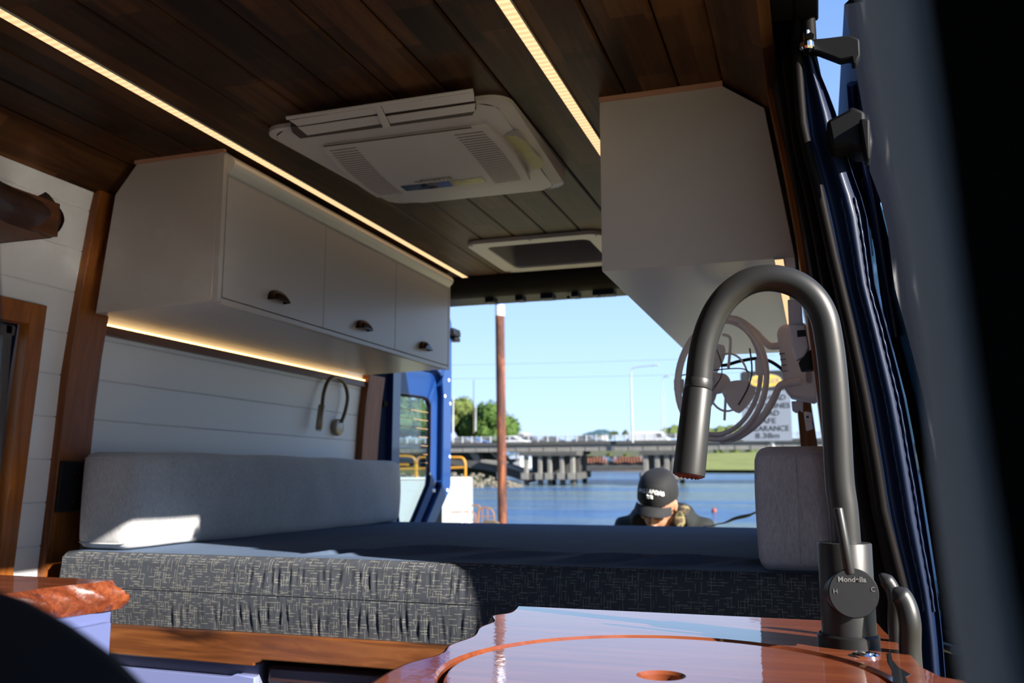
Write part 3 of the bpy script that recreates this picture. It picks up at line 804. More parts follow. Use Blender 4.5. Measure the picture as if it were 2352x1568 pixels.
b = MB(); q = [onac(*p, .001) for p in ((1158, 312), (1165, 304), (1188, 297), (1200, 312), (1208, 325), (1185, 312))]
b.add(q, [tuple(range(len(q)))]); b.build('recess_corner', M['grey_plastic'], ac)

# ================================================================== SKYLIGHT
hx = thing('roof_hatch', (-.82, 2.83, .74), 'white framed roof hatch with smoky lid near the rear header', 'roof hatch')
b = MB()
O = rrect(-1.04, -.59, 2.62, 3.045, .045); I = rrect(-.985, -.645, 2.675, 2.985, .03)
n = len(O)
vs = [(x, y, .750) for x, y in O]+[(x, y, .738) for x, y in O]+[(x, y, .738) for x, y in I]+[(x, y, .76) for x, y in I]
fs = [(k*n+i, k*n+(i+1) % n, (k+1)*n+(i+1) % n, (k+1)*n+i) for k in range(3) for i in range(n)]
b.add(vs, fs); b.build('frame', M['acw'], hx, bev=.003, smooth=40, normals=True)
b = MB(); J = rrect(-.975, -.655, 2.68, 2.98, .03)
vs = [(x, y, .745) for x, y in I]+[(x, y, .86) for x, y in J]
b.add(vs, [(i, (i+1) % n, n+(i+1) % n, n+i) for i in range(n)])
b.build('shaft', M['grey_plastic'], hx, smooth=40)
b = MB(); b.grid(lambda u, v: (-.985+.34*u, 2.67+.32*v, .86+.05*sin(pi*u)*sin(pi*v)), 14, 14); b.build('lid', M['lid'], hx, smooth=60)
b = MB(); b.tube([(-.97+.31*i/16, 2.80+.05*sin(pi*i/16), .835-.07*sin(pi*i/16)*0+.0) for i in range(17)], .008, 8); b.build('lid_brace', M['grey_plastic'], hx, smooth=50)
for x, y in ((-1.02, 2.64), (-.61, 2.64), (-1.02, 3.02), (-.61, 3.02), (-.82, 2.63)): b = MB(); b.lathe([(.004, 0), (.004, .002)], (x, y, .7365), (0, 0, 1), 8); b.build('screw', M['grey_plastic'], hx)

# ================================================================== BED
mt = thing('mattress', (-.78, 2.4, -.31), 'thick bed mattress in dark slate cloth with pale crosshatch front', 'mattress')
MX0, MX1, MY0, MY1, MZ0, MZ1 = -1.618, .045, 1.652, 3.17, -.312, -.163
_rn = random.Random(4)
PLE = [(-1.16+.62*(i+_rn.uniform(-.35, .35))/30, _rn.uniform(-.205, -.185), _rn.uniform(.016, .028), _rn.uniform(.0015, .0042), _rn.uniform(.0030, .0055), _rn.uniform(-.12, .12)) for i in range(30)]
PLE += [(-1.32+.76*(i+_rn.uniform(-.35, .35))/34, _rn.uniform(-.295, -.270), _rn.uniform(.014, .024), _rn.uniform(.0014, .0038), _rn.uniform(.0030, .0050), _rn.uniform(-.12, .12)) for i in range(34)]
def rip(x, z):
    o = 0
    for px_, pz, sz, am, wd, sl_ in PLE:
        d = (x-px_-(z-pz)*sl_)/wd
        if abs(d) < 4: o += .5*am*(math.exp(-d*d)-.6*math.exp(-(d-1.5)**2))*math.exp(-((z-pz)/(sz*1.25))**2)
    return o
def matf(u, v):
    x = MX0+(MX1-MX0)*u
    r = .022
    # v: 0 bottom of front face -> .4 top edge -> 1 rear
    if v < .35:
        z = MZ0+(MZ1-r-MZ0)*(v/.35); return (x, MY0-.006*sin(pi*(v/.35))+rip(x, z)+.0007*math.exp(-((z+.236)/.003)**2), z)
    if v < .5:
        a = (v-.35)/.15*pi/2
        return (x, MY0+r*(1-cos(a))+rip(x, -.185)*.5*cos(a), MZ1-r+r*sin(a)+.0016*sin(x*90)*sin(a)*max(0, min(1, (x+1.2)*5))*max(0, min(1, (-.5-x)*6)))
    w = ((v-.5)/.5)**1.9; y = MY0+r+(MY1-MY0-r)*w
    z = MZ1 + .004*sin(pi*w)
    # shallow drag folds near the front, running back to the right
    for cx, cy, L, amp in ((-.84, 1.86, .34, .012), (-.62, 1.83, .26, .009), (-.42, 1.80, .32, .011), (-.28, 1.80, .30, .012), (-.12, 1.83, .24, .007), (-.98, 1.80, .22, .008)):
        dx, dy = x-cx, y-cy; q = (dx*cos(.75)+dy*sin(.75)); p = (-dx*sin(.75)+dy*cos(.75))
        z += 1.5*amp*math.exp(-(q/L*2)**2)*(math.exp(-(p/.015)**2)-.6*math.exp(-((p-.028)/.018)**2))*min(1, w*14)
    return (x, y, z)
b = MB(); b.grid(matf, 700, 150)
b.m(0)
b.grid(lambda u, v: (MX0, MY0+(MY1-MY0)*u, MZ0+(MZ1-MZ0-.01)*v), 4, 4)
b.grid(lambda u, v: (MX1, MY0+(MY1-MY0)*u, MZ0+(MZ1-MZ0-.01)*v), 4, 4)
b.grid(lambda u, v: (MX0+(MX1-MX0)*u, MY1, MZ0+(MZ1-MZ0)*v), 4, 4)
b.mi = [1 if (sum(b.v[i][1] for i in f)/len(f) > MY0+.030 and abs(sum(b.v[i][2] for i in f)/len(f)-MZ1) < .02) else 0 for f in b.f]
b.build('cover', [M['cross'], M['mattop']], mt, smooth=180, weld=False)
b = MB(); b.tube([(MX0+(MX1-MX0)*i/120, MY0-.0062+rip(MX0+(MX1-MX0)*i/120, -.236), -.236) for i in range(121)], .0006, 6)
b.build('seam_piping', M['cross'], mt)
fr_ = thing('bed_frame', (-.78, 2.4, -.9), 'knotty stained pine bed rail under the mattress front', 'bed frame')
b = MB(); b.prism([(-1.62, -.3125), (-1.62, -.372), (-1.10, -.376), (-1.098, -.370), (-1.085, -.366), (-1.08, -.362), (-.60, -.364), (-.02, -.364), (.04, -.364), (.04, -.3125)], 'y', 1.638, 1.680)
b.build('front_rail', M['pine'], fr_, bev=.006)
b = MB(); b.box(-1.62, .04, 1.68, 3.15, -.345, -.3125); b.build('platform', M['pine'], fr_)
dw = thing('storage_cabinet', (-1.3, 1.7, -1.2), 'pale lavender-blue storage cabinet panel below the pine bed rail', 'cabinet')
b = MB(); b.box(-1.62, -1.102, 1.664, 2.3, -1.2, -.372); b.build('carcass', plain('lavender_carcass', (.12, .13, .20), .5), dw, bev=.002)
b = MB(); b.prism([(-1.60, -.40), (-1.16, -.402), (-1.145, -.395), (-1.10, -.399), (-1.10, -.9), (-1.60, -.9)], 'y', 1.645, 1.664); b.build('door', plain('pale_lavender_blue_panel', (.16, .19, .38), .4, .03, 3), dw, bev=.002)
fg = thing('portable_fridge', (-.8, 1.9, -1.2), 'black portable fridge under the bed rail beside lavender-blue cabinet', 'fridge')
b = MB(); b.box(-1.092, -.50, 1.67, 2.3, -1.2, -.42); b.build('body', M['black'], fg, bev=.015)
b = MB(); b.box(-1.088, -.506, 1.668, 2.3, -.418, -.3755); b.build('lid', plain('dark_brown_lid', (.035, .016, .012), .25), fg, bev=.01)
b = MB(); b.tube([(-1.06, 1.662, -.44), (-.53, 1.662, -.44)], .008, 8); b.build('handle', M['black'], fg)

def bolster(name, x0, x1, y0, y1, z0, z1, mat, lab, seam):
    t = thing(name, ((x0+x1)/2, (y0+y1)/2, z0), lab, 'cushion')
    b = MB(); nx, ny, nz = 10, 40, 12
    def pt(x, y, z):
        c = Vector(((x0+x1)/2, (y0+y1)/2, (z0+z1)/2)); h = Vector(((x1-x0)/2, (y1-y0)/2, (z1-z0)/2))
        p = Vector((x, y, z)); r = .024
        q = Vector([max(-h[i]+r, min(h[i]-r, (p-c)[i])) for i in range(3)]); d = (p-c)-q
        if d.length > 1e-9: d = d.normalized()*r
        o = c+q+d
        bul = .005
        o.x += bul*((x-c.x)/h.x)*cos((z-c.z)/h.z*pi/2)+.0012*sin(y*31+z*20); o.z += .004*((z-c.z)/h.z)*cos((y-c.y)/h.y*pi/2)+.0015*sin(y*17)
        return o
    X = [x0+(x1-x0)*i/nx for i in range(nx+1)]; Y = [y0, y0+.01, y0+.024]+[y0+.05+(y1-y0-.1)*i/ny for i in range(ny+1)]+[y1-.024, y1-.01, y1]; Z = [z0, z0+.01, z0+.024]+[z0+.04+(z1-z0-.08)*i/nz for i in range(nz+1)]+[z1-.024, z1-.01, z1]
    X = [x0, x0+.01, x0+.024]+X[3:-3]+[x1-.024, x1-.01, x1]
    def face(A, B2, f):
        b.grid(lambda u, v: f(A[int(round(u*(len(A)-1)))], B2[int(round(v*(len(B2)-1)))]), len(A)-1, len(B2)-1)
    face(X, Z, lambda x, z: pt(x, y0, z)); face(X, Z, lambda x, z: pt(x, y1, z))
    face(Y, Z, lambda y, z: pt(x0, y, z)); face(Y, Z, lambda y, z: pt(x1, y, z))
    face(X, Y, lambda x, y: pt(x, y, z0)); face(X, Y, lambda x, y: pt(x, y, z1))
    b.build('cover', mat, t, smooth=180)
    for zz_ in (z0+.012, z1-.012):
        b = MB(); pts = []
        for i in range(41):
            a = i/40
            pts.append(pt(x0+(x1-x0)*a, y0, zz_)+Vector((0, -.0012, 0)))
        b.tube(pts, .0014, 6); b.build('piping', mat, t, smooth=60)
    if seam is not None:
        b = MB(); b.tube([pt(seam, y0, z0+.012+(z1-z0-.024)*i/20)+Vector((0, -.0006, 0)) for i in range(21)], .0011, 6); b.build('seam', mat, t, smooth=60)
    return t
bolster('bolster_cushion', -1.632, -1.488, 1.700, 3.135, -.160, .062, M['bolster'], 'long light grey bolster lying along the left wall on the mattress', None)
bolster('bolster_cushion', -.106, .034, 1.700, 3.05, -.163, .058, M['bolster_r'], 'mauve-grey bolster standing at the right end behind the tap', -.036)

# ================================================================== LEFT SIDE FITTINGS
sk = thing('power_outlet', (-1.65, 1.662, -.076), 'black double power outlet on the timber post beside the bolster', 'power outlet')
b = MB(); b.prism([(xwl(-.078)+.024, -.078), (xwl(.04)+.024, .040), (xwl(.04)+.030, .040), (xwl(-.078)+.030, -.078)], 'y', 1.672, 1.76)
b.build('plate', M['black'], sk, bev=.002)
for z in (-.045, .008):
    b = MB(); b.box(xwl(z)+.029, xwl(z)+.0335, 1.74, 1.75, z-.005, z+.008); b.build('rocker_switch', plain('black_switch', (.03, .03, .032), .25), sk, bev=.001)
    b = MB()
    for y, dz in ((1.712, .004), (1.726, .004), (1.719, -.010)): b.box(xwl(z)+.0295, xwl(z)+.0308, y-.001, y+.001, z+dz-.004, z+dz+.004)
    b.build('socket_slot', M['acd'], sk)
b = MB()
rl = thing('reading_lamp', (-1.66, 2.98, .16), 'nickel gooseneck reading lamp on the white wall above the bolster', 'lamp')
xw = xwl(.2)
b.lathe([(.029, 0), (.031, .004), (.031, .018), (.026, .022)], (xw, 2.965, .185), (1, 0, 0), 32); b.build('wall_base', M['brass'], rl, smooth=40)
b = MB(); pts = smoothpath([(xw+.024, 2.968, .205), (xw+.03, 2.985, .25), (xw+.034, 2.99, .30), (xw+.036, 2.962, .345), (xw+.036, 2.905, .364), (xw+.036, 2.845, .345), (xw+.036, 2.815, .30), (xw+.036, 2.806, .25)], 8)
b.tube(pts, [.0065+.0006*(i % 2) for i in range(len(pts))], 12); b.build('gooseneck', M['neck'], rl, smooth=60)
b = MB(); b.lathe([(.008, 0), (.0125, .006), (.0125, .088), (.010, .092)], (xw+.036, 2.788, .165), (0, .18, 1), 24); b.build('lamp_head', M['brass'], rl, smooth=40)
b = MB(); b.lathe([(.010, -.001), (.010, .002)], (xw+.036, 2.788, .165), (0, .18, 1), 20); b.build('lens', M['carw'], rl)

def slabmesh(edge, back, z0, z1, amp, seed, mat_top, mat_bark, name, parent):
    """edge: list of (x,y) along the live edge, back: list of (x,y) for the sawn side; bark bulges outwards"""
    rnd = random.Random(seed)
    E = smoothpath([(x, y, 0) for x, y in edge], 10); n = len(E)
    b = MB(); rows = 8
    ctr = Vector((sum(p[0] for p in back)/len(back), sum(p[1] for p in back)/len(back), 0))
    prof = []
    for j in range(rows+1):
        v = j/rows; R_ = []
        for i, p in enumerate(E):
            d = (p-ctr).normalized()
            a = amp*(sin(pi*v*.8)+.25*v) + amp*.5*sin(i*.8+seed+v*5)*sin(pi*v)+rnd.uniform(-.2, .2)*amp*sin(pi*v)
            if v == 0: a = .0
            R_.append(p+d*a+Vector((0, 0, z1-(z1-z0)*v)))
        prof.append(R_)
    top = [Vector((p.x, p.y, z1)) for p in prof[0]]+[Vector((x, y, z1)) for x, y in back]
    bot = [Vector((p.x, p.y, z0)) for p in prof[-1]]+[Vector((x, y, z0)) for x, y in back]
    N = len(top); b.add(top+bot, [tuple(range(N)), tuple(range(2*N-1, N-1, -1))])
    for i in range(n-1, N): 
        j = (i+1) % N; b.add([top[i], top[j], bot[j], bot[i]], [(0, 1, 2, 3)])
    o = b.build(name, mat_top, parent)
    b = MB(); vs = [p for R_ in prof for p in R_]
    b.add(vs, [(j*n+i, j*n+i+1, (j+1)*n+i+1, (j+1)*n+i) for j in range(rows) for i in range(n-1)])
    k = b.build('live_edge', mat_bark, parent, smooth=50)
    return o
st = thing('side_worktop', (-1.5, 1.1, -.24), 'live-edge red timber worktop against the left wall before the bed', 'worktop')
slabmesh([(-1.272, 1.424), (-1.272, 1.37), (-1.292, 1.30), (-1.290, 1.22), (-1.305, 1.12), (-1.29, 1.0), (-1.30, .8), (-1.29, .6)], [(-1.69, .6), (-1.69, 1.43)], -.243, -.190, .022, 3, M['slab'], M['bark'], 'slab', st)
sc_ = thing('side_cabinet', (-1.5, 1.1, -1.2), 'pale blue side cabinet under the left live-edge worktop', 'cabinet')
b = MB(); b.box(-1.69, -1.262, .6, 1.415, -1.2, -.2435); b.build('carcass', plain('pale_blue_side', (.08, .10, .22), .4, .03, 3), sc_, bev=.002)
b = MB(); b.box(-1.262, -1.246, .62, 1.40, -1.15, -.262); b.build('door', plain('pale_blue_door', (.08, .10, .22), .4, .03, 3), sc_, bev=.003)
sh = thing('wall_shelf', (-1.5, .9, .46), 'dark live-edge timber shelf high on the left wall', 'shelf')
# live edge shelf along the wall, its end curving up
b = MB(); rnd = random.Random(11)
def shf(u, v):
    y = .75+.575*u
    x = -1.365+.012*sin(y*23)+.006*sin(y*51)
    up = .020*math.exp(-((u-.965)/.035)**2)
    zt = .524+up; zb_ = .458+.004*sin(y*19)
    a = v*pi
    return (x+.016*sin(a)+rnd.uniform(-.0008, .0008), y+ (.004*sin(a) if u > .97 else 0), zt+(zb_-zt)*v)
b.grid(shf, 46, 10)
b.grid(lambda u, v: (-1.60+(shf(1, v)[0]+1.60)*u, 1.325+(.012*sin(pi*v)*u), shf(1, v)[2]), 6, 10)
b.build('live_edge', M['darkbark'], sh, smooth=60)
b = MB(); b.box(-1.66, -1.363, .75, 1.322, .4585, .5235); b.build('board', M['timber_y'], sh)

# ================================================================== KITCHEN BENCH
BZ = -.18
kb = thing('kitchen_worktop', (-.17, .8, -.225), 'glossy red timber kitchen worktop with round sink lid', 'worktop')
live = [(-.412, 1.262), (-.402, 1.20), (-.415, 1.165), (-.398, 1.12), (-.398, 1.07), (-.384, 1.01), (-.388, .95), (-.378, .90), (-.39, .84), (-.385, .77), (-.37, .68), (-.38, .58), (-.37, .46)]
CX, CY, CR = -.147, .877, .208
# top plate with round cut-out
b = MB()
E_ = [Vector((p.x, p.y)) for p in smoothpath([(x, y, 0) for x, y in live], 8)]
back = [(.12, .46), (.12, .93), (.098, .945), (.086, .985), (.082, 1.05), (.066, 1.20), (.062, 1.262)]
outl = E_+[Vector(p) for p in back]
# resample outline by angle around the sink centre
def cast(a):
    d = Vector((cos(a), sin(a))); best = None
    for i in range(len(outl)):
        p, q = outl[i], outl[(i+1) % len(outl)]; e = q-p
        den = d.x*e.y-d.y*e.x
        if abs(den) < 1e-12: continue
        w_ = p-Vector((CX, CY)); t_ = (w_.x*e.y-w_.y*e.x)/den; s_ = (w_.x*d.y-w_.y*d.x)/den
        if t_ > 0 and -1e-9 <= s_ <= 1+1e-9 and (best is None or t_ < best): best = t_
    return Vector((CX, CY))+d*(best if best else .2)
pol = []; last = None
for p in outl:
    a = atan2(p.y-CY, p.x-CX)
    pol.append((a % (2*pi), p))
start = min(range(len(pol)), key=lambda i: pol[i][0]); seq = [pol[(start-i) % len(pol)] for i in range(len(pol))]
if seq[1][0] < seq[0][0] or seq[1][0]-seq[0][0] > pi: seq = [pol[(start+i) % len(pol)] for i in range(len(pol))]
mono = [seq[0]]
for q in seq[1:]:
    if q[0] > mono[-1][0]+1e-4: mono.append(q)
def cast2(a):
    for (a0, p0), (a1, p1) in zip(mono, mono[1:]+[(mono[0][0]+2*pi, mono[0][1])]):
        for aa in (a, a+2*pi):
            if a0 <= aa <= a1: return p0+(p1-p0)*((aa-a0)/(a1-a0))
    return mono[0][1]
angs = sorted(set([round(2*pi*i/144, 6) for i in range(144)]+[round(q[0], 6) for q in mono]))
na = len(angs)
ri = [Vector((CX+CR*cos(a), CY+CR*sin(a))) for a in angs]; ro = [cast2(a) for a in angs]
rin = [Vector((CX+(CR+.0025)*cos(a), CY+(CR+.0025)*sin(a))) for a in angs]
lay = [[(p.x, p.y, BZ-.040) for p in ri], [(p.x, p.y, BZ-.003) for p in ri], [(p.x, p.y, BZ) for p in rin], [(p.x, p.y, BZ) for p in ro], [(p.x, p.y, BZ-.045) for p in ro]]
vs = [q for l_ in lay for q in l_]
b.add(vs, [(k*na+i, k*na+(i+1) % na, (k+1)*na+(i+1) % na, (k+1)*na+i) for k in range(4) for i in range(na)]+[(4*na+i, 4*na+(i+1) % na, (i+1) % na, i) for i in range(na)])
b.build('slab', M['slab'], kb, normals=True, smooth=30)
b = MB()
n = len(E_); rows = 7; rnd = random.Random(9); vs = []
for j in range(rows+1):
    v = j/rows
    for i, p in enumerate(E_):
        a = -.010*sin(pi*v)-.020*v+.006*sin(i*.9+v*4)*v+rnd.uniform(-.002, .002)*v
        vs.append((p.x-.002-.010*sin(v*pi)-0*a, p.y, BZ+.0-.052*v))
b.add(vs, [(j*n+i, j*n+i+1, (j+1)*n+i+1, (j+1)*n+i) for j in range(rows) for i in range(n-1)])
b.build('live_edge', M['darkbark'], kb, smooth=60)
# dark resin crack near the tap
b = MB(); q = [atz(x, y, BZ+.0004) for x, y in ((2037, 1500), (2046, 1498), (2050, 1515), (2062, 1530), (2092, 1548), (2080, 1554), (2086, 1568), (2095, 1585), (2062, 1580), (2050, 1560), (2050, 1540), (2040, 1520))]
b.prism([(p.x, p.y) for p in q], 'z', BZ-.001, BZ+.0004); b.build('resin_crack', M['darkglass'], kb, label='black resin filled crack')
lid = thing('sink_lid', (CX, CY, -.21), 'round red timber sink lid with finger hole set in worktop', 'lid')
b = MB(); FR_ = .020
rl_ = [(FR_, -.030), (FR_, -.003), (FR_+.003, 0), (CR-.0085, 0), (CR-.006, -.003), (CR-.006, -.030)]
b.lathe(rl_+[rl_[0]], (CX, CY, BZ-.0015), (0, 0, 1), 128, cap=False); b.build('disc', M['slab'], lid, smooth=30)
b = MB(); b.lathe([(.0, 0), (FR_+.001, 0), (FR_+.001, .002)], (CX-.0, CY, BZ-.024), (0, 0, 1), 40, cap=False); b.build('finger_hole', M['slab'], lid)
sk2 = thing('kitchen_cabinet', (-.16, .8, -1.2), 'kitchen cabinet below the glossy red worktop', 'cabinet')
b = MB(); b.box(-.355, .07, .47, 1.25, -1.2, -.226); b.build('carcass', M['white'], sk2, bev=.003)
bt = thing('push_button', (.038, 1.024, BZ), 'small chrome push button on worktop beside the tap base', 'button')
b = MB(); b.lathe([(.013, 0), (.0135, .002), (.011, .0035), (.009, .003)], (.038, 1.026, BZ), (0, 0, 1), 32); b.build('bezel', M['chrome'], bt, smooth=35)
b = MB(); b.lathe([(.0082, 0), (.0082, .0042), (.006, .0048)], (.038, 1.026, BZ), (0, 0, 1), 24); b.build('cap', M['chrome'], bt, smooth=35)

# kitchen tap
tp = thing('kitchen_tap', (.024, 1.09, BZ), 'tall gunmetal gooseneck kitchen tap with pull-down spray', 'tap')
TX, TY = .0245, 1.088
b = MB(); b.lathe([(.0325, 0), (.0325, .0105), (.0305, .0125), (.0285, .0125)], (TX-.001, TY, BZ), (0, 0, 1), 48); b.build('base_ring', M['faucetd'], tp, smooth=35)
b = MB(); b.lathe([(.0285, .0125), (.0285, .108), (.0275, .1095), (.016, .1095)], (TX, TY, BZ), (0, 0, 1), 64); b.build('body', M['faucet'], tp, smooth=35)
b = MB()
hd = aty(1581, 1098, 1.062); top_leg = aty(1605.5, 872, 1.078)
FC = [(1943, 1246), (1937, 1170), (1928, 1100), (1922, 980), (1914, 867), (1905, 790), (1892, 727), (1868, 684), (1833, 655), (1793, 641), (1752, 639), (1712, 650), (1674, 677), (1647, 712), (1629, 750), (1617, 790), (1609, 835), (1605.5, 874)]
pts = smoothpath([aty(x, y, 1.088-.010*i/17) for i, (x, y) in enumerate(FC)], 6)
b.tube(pts, .0158, 40); b.build('spout', M['faucet'], tp, smooth=60)
dv = (hd-top_leg).normalized(); HLN = (hd-top_leg).length
b = MB(); b.lathe([(.0150, -.004), (.0150, .004)], top_leg+Vector((0, 0, .003)), dv, 40); b.build('joint_ring', M['black'], tp, smooth=35)
b = MB(); b.lathe([(.0158, 0), (.0162, .001), (.0162, .0105), (.0158, .0115)], top_leg, dv, 48); b.build('collar', M['faucet'], tp, smooth=35)
b = MB(); b.lathe([(.0166, .0125), (.0170, .014), (.0186, HLN-.008), (.0183, HLN-.0035), (.016, HLN-.0035)], top_leg, dv, 48); b.build('spray_head', M['faucet'], tp, smooth=35)
b = MB(); b.lathe([(.0162, HLN-.005), (.0162, HLN-.0022), (.014, HLN-.0016), (.0, HLN-.0016)], top_leg, dv, 40, cap=False)
for i in range(14):
    a = 2*pi*i/14; ax = dv.cross(Vector((0, 1, 0))).normalized(); ay = dv.cross(ax)
    b.ball(top_leg+dv*(HLN-.0016)+ax*.0115*cos(a)+ay*.0115*sin(a), .0015, 8, 6)
b.build('spray_nozzle', M['nozzle'], tp, smooth=50)
# lever cartridge facing the camera
dc = aty(1961, 1362, 1.040)
ax_ = Vector((.17, -1, .10)).normalized()
b = MB(); b.lathe([(.0245, -.048), (.0245, -.0165), (.0235, -.0155), (.0235, -.0145), (.0250, -.0135), (.0255, -.0010), (.0245, 0)], dc, ax_, 64); b.build('cartridge', M['faucetd'], tp, smooth=35)
lv0 = aty(1952, 1316, 1.045); lv1 = aty(1925, 1166, 1.040)
b = MB(); dd = (Vector(lv1)-Vector(lv0)); b.lathe([(.0052, 0), (.0055, .002), (.0048, dd.length-.001), (.0042, dd.length)], lv0, dd, 24); b.build('lever', M['faucet'], tp, smooth=35)
b = MB(); ux = Vector((1, .17, 0)).normalized(); uy = ax_.cross(ux).normalized()
put_text(b, 'Mondella', .0074, dc+ax_*.0004+uy*.0115-ux*.001, ux, uy, extrude=.0003, bold=.0002, space=1.05)
put_text(b, 'H', .0068, dc+ax_*.0004-ux*.0185-uy*.0005, ux, uy, extrude=.0003)
put_text(b, 'C', .0068, dc+ax_*.0004+ux*.0195+uy*.002, ux, uy, extrude=.0003)
b.build('lettering', M['etch'], tp)
# bent grab rail behind worktop edge: two thin arched tubes
wt = thing('bent_tube_rail', (.10, 1.05, -.35), 'pair of bent grey tubes standing beyond the right worktop edge', 'tube rail')
def bent(px0, py0, px1, py1, y0, r):
    A_ = aty(px0, py0, y0); B2 = aty(px1, py1, y0)
    return smoothpath([A_+Vector((-.004, 0, -.0)), A_+Vector((.006, 0, -.012)), (A_*.55+B2*.45)+Vector((.006, -.004, 0)), B2, B2+Vector((.004, -.005, -.10)), B2+Vector((.006, -.01, -.25))], 8)
b = MB(); p_ = bent(2030, 1318, 2058, 1455, 1.13, .008); b.tube(p_, [.002+.006*min(1, i/5) for i in range(len(p_))], 16); b.build('tube', M['faucet'], wt, smooth=60)
b = MB(); p_ = bent(2060, 1352, 2092, 1520, 1.06, .011); b.tube(p_, [.003+.008*min(1, i/5) for i in range(len(p_))], 16); b.build('tube', M['faucet'], wt, smooth=60)

# ================================================================== FAN AND WALL GEAR
FY = 2.05
fn = thing('wall_fan', (-.05, FY, .15), 'pale gimballed wall fan with ringed guard hanging behind the tap', 'fan')
def fp(x, y, d=0): return aty(x, y, FY+d)
b = MB(); mm = [fp(1800, 752), fp(1850, 745), fp(1868, 780), fp(1884, 920), fp(1870, 926), fp(1818, 915), fp(1805, 900), fp(1786, 775), fp(1788, 760)]
b.prism([(p.x, p.z) for p in mm], 'y', FY-.045, FY+.03); hs = b.build('housing', M['fanp'], fn, bev=.010, seg=3)
b = MB()
b = MB()
for k in range(4):
    p = fp(1796+k*2.2, 818+k*13, 0); b.box(p.x-.004, p.x+.008, FY-.047, FY-.03, p.z-.001, p.z+.001)
    b.build('vent_slot', plain('fan_slot', (.26, .20, .18), .5), hs); b = MB()
p = fp(1858, 865); b.prism(rrect(p.x-.006, p.x+.006, p.z-.018, p.z+.016, .0055), 'y', FY-.0465, FY-.044)
b.build('oval_button', plain('fan_slot', (.40, .33, .31), .5), hs)
b = MB(); p = fp(1832, 935); b.prism([(p.x-.012, p.z+.012), (p.x+.012, p.z+.012), (p.x+.010, p.z-.012), (p.x+.004, p.z-.006), (p.x-.003, p.z-.013), (p.x-.011, p.z-.008)], 'y', FY-.02, FY+.01)
b.build('clip', M['fanp'], fn, bev=.002)
def ell(cx, cy, a, bb, rot, dy0, dy1, n=48, t0=0, t1=2*pi):
    o = []
    for i in range(n+1):
        t = t0+(t1-t0)*i/n; ex = a*cos(t); ey = bb*sin(t)
        x = cx+ex*cos(rot)-ey*sin(rot); y = cy+ex*sin(rot)+ey*cos(rot)
        o.append(fp(x, y, dy0+(dy1-dy0)*(ex/a*.5+.5)))
    return o
def ribbon(mb, path, w, th, closed=False): mb.tube(path, w, 8, closed=closed, flat=th, up=None)
# outer carrier ring, gimbal ring, guard ring
b = MB(); E1 = ell(1652, 868, 94, 132, radians(10), -.03, .05)[:-1]; b.tube(E1, .0098, 10, closed=True, flat=.55); b.build('guard_ring', M['fanp'], fn, smooth=60)
b = MB(); E2 = ell(1656, 872, 104, 138, radians(8), .03, -.06, 36, radians(-75), radians(100)); b.tube(E2, .0085, 10, flat=.6); b.build('gimbal_ring', M['fanp'], fn, smooth=60)
# swing arms to the housing
b = MB()
b.tube(smoothpath([fp(1672, 730, .0), fp(1700, 737, 0), fp(1735, 763, -.01), fp(1757, 785, -.02), fp(1772, 795, -.03), fp(1800, 792, -.035)], 8), .0078, 12)
b.build('upper_arm', M['fanp'], fn, smooth=60)
b = MB()
b.tube(smoothpath([fp(1655, 1013, -.01), fp(1700, 1000, -.01), fp(1745, 965, -.02), fp(1775, 920, -.03), fp(1790, 888, -.045), fp(1808, 880, -.05), fp(1838, 876, -.05)], 8), .0078, 12)
q = fp(1663, 1011, -.01); b.box(q.x-.009, q.x+.016, q.y-.006, q.y+.006, q.z-.007, q.z+.008)
b.build('lower_arm', M['fanp'], fn, smooth=60)
b = MB(); p = fp(1748, 842, -.02); b.box(p.x-.012, p.x+.014, p.y-.012, p.y+.01, p.z-.018, p.z+.016); b.build('pivot_block', M['fanp'], fn, bev=.003); b = MB(); p = fp(1559, 885, 0); b.box(p.x-.010, p.x+.012, p.y-.01, p.y+.01, p.z-.014, p.z+.014)
b.build('pivot_block', M['fanp'], fn, bev=.003)
hub = fp(1648, 880, .01); axf = Vector((-.40, -.90, -.12)).normalized()
b = MB(); b.lathe([(.0, 0), (.016, .002), (.022, .010), (.024, .03), (.024, .055), (.016, .06)], hub-axf*.03, axf, 24, cap=False); b.ball(hub, .022); b.build('motor_hub', M['fanp'], fn, smooth=60)
fu = axf.cross(Vector((0, 0, 1))).normalized(); fv = fu.cross(axf)
for k in range(3):
    a0 = radians(-38+120*k)
    b = MB()
    def bl(u, v, side=0):
        r = .016+.072*v; wd = (.95*(sin(pi*min(.93, v*.66+.22)))**.6)
        a = a0+(u-.5)*wd*1.15+.22*v
        return hub+fu*cos(a)*r+fv*sin(a)*r+axf*((u-.5)*.026+side*.0014)
    b.grid(lambda u, v: bl(u, v), 8, 10); b.grid(lambda u, v: bl(u, v, 1), 8, 10)
    b.build('blade', M['fanp'], fn, smooth=60)
b = MB()
b.tube(ell(1672, 878, 46, 66, radians(4), -.035, -.0, 40)[:-1], .0024, 8, closed=True)
b.tube(smoothpath([fp(1660, 768, -.02), fp(1676, 775, -.02), fp(1677, 800, -.025), fp(1673, 845, -.03)], 6), .0032, 8)
b.tube([fp(1667, 905, -.01), fp(1664, 965, 0)], .0028, 8)
b.build('guard_spoke', M['fanp'], fn, smooth=60)
b = MB()
b.tube(smoothpath([fp(1550, 870, -.0), fp(1565, 862, -.03), fp(1640, 850, -.05), fp(1700, 846, -.05), fp(1722, 855, -.03)], 8), .0014, 6)
b.tube(smoothpath([fp(1722, 800, -.02), fp(1727, 850, -.03), fp(1718, 890, -.03), fp(1696, 930, -.03)], 8), .0018, 6)
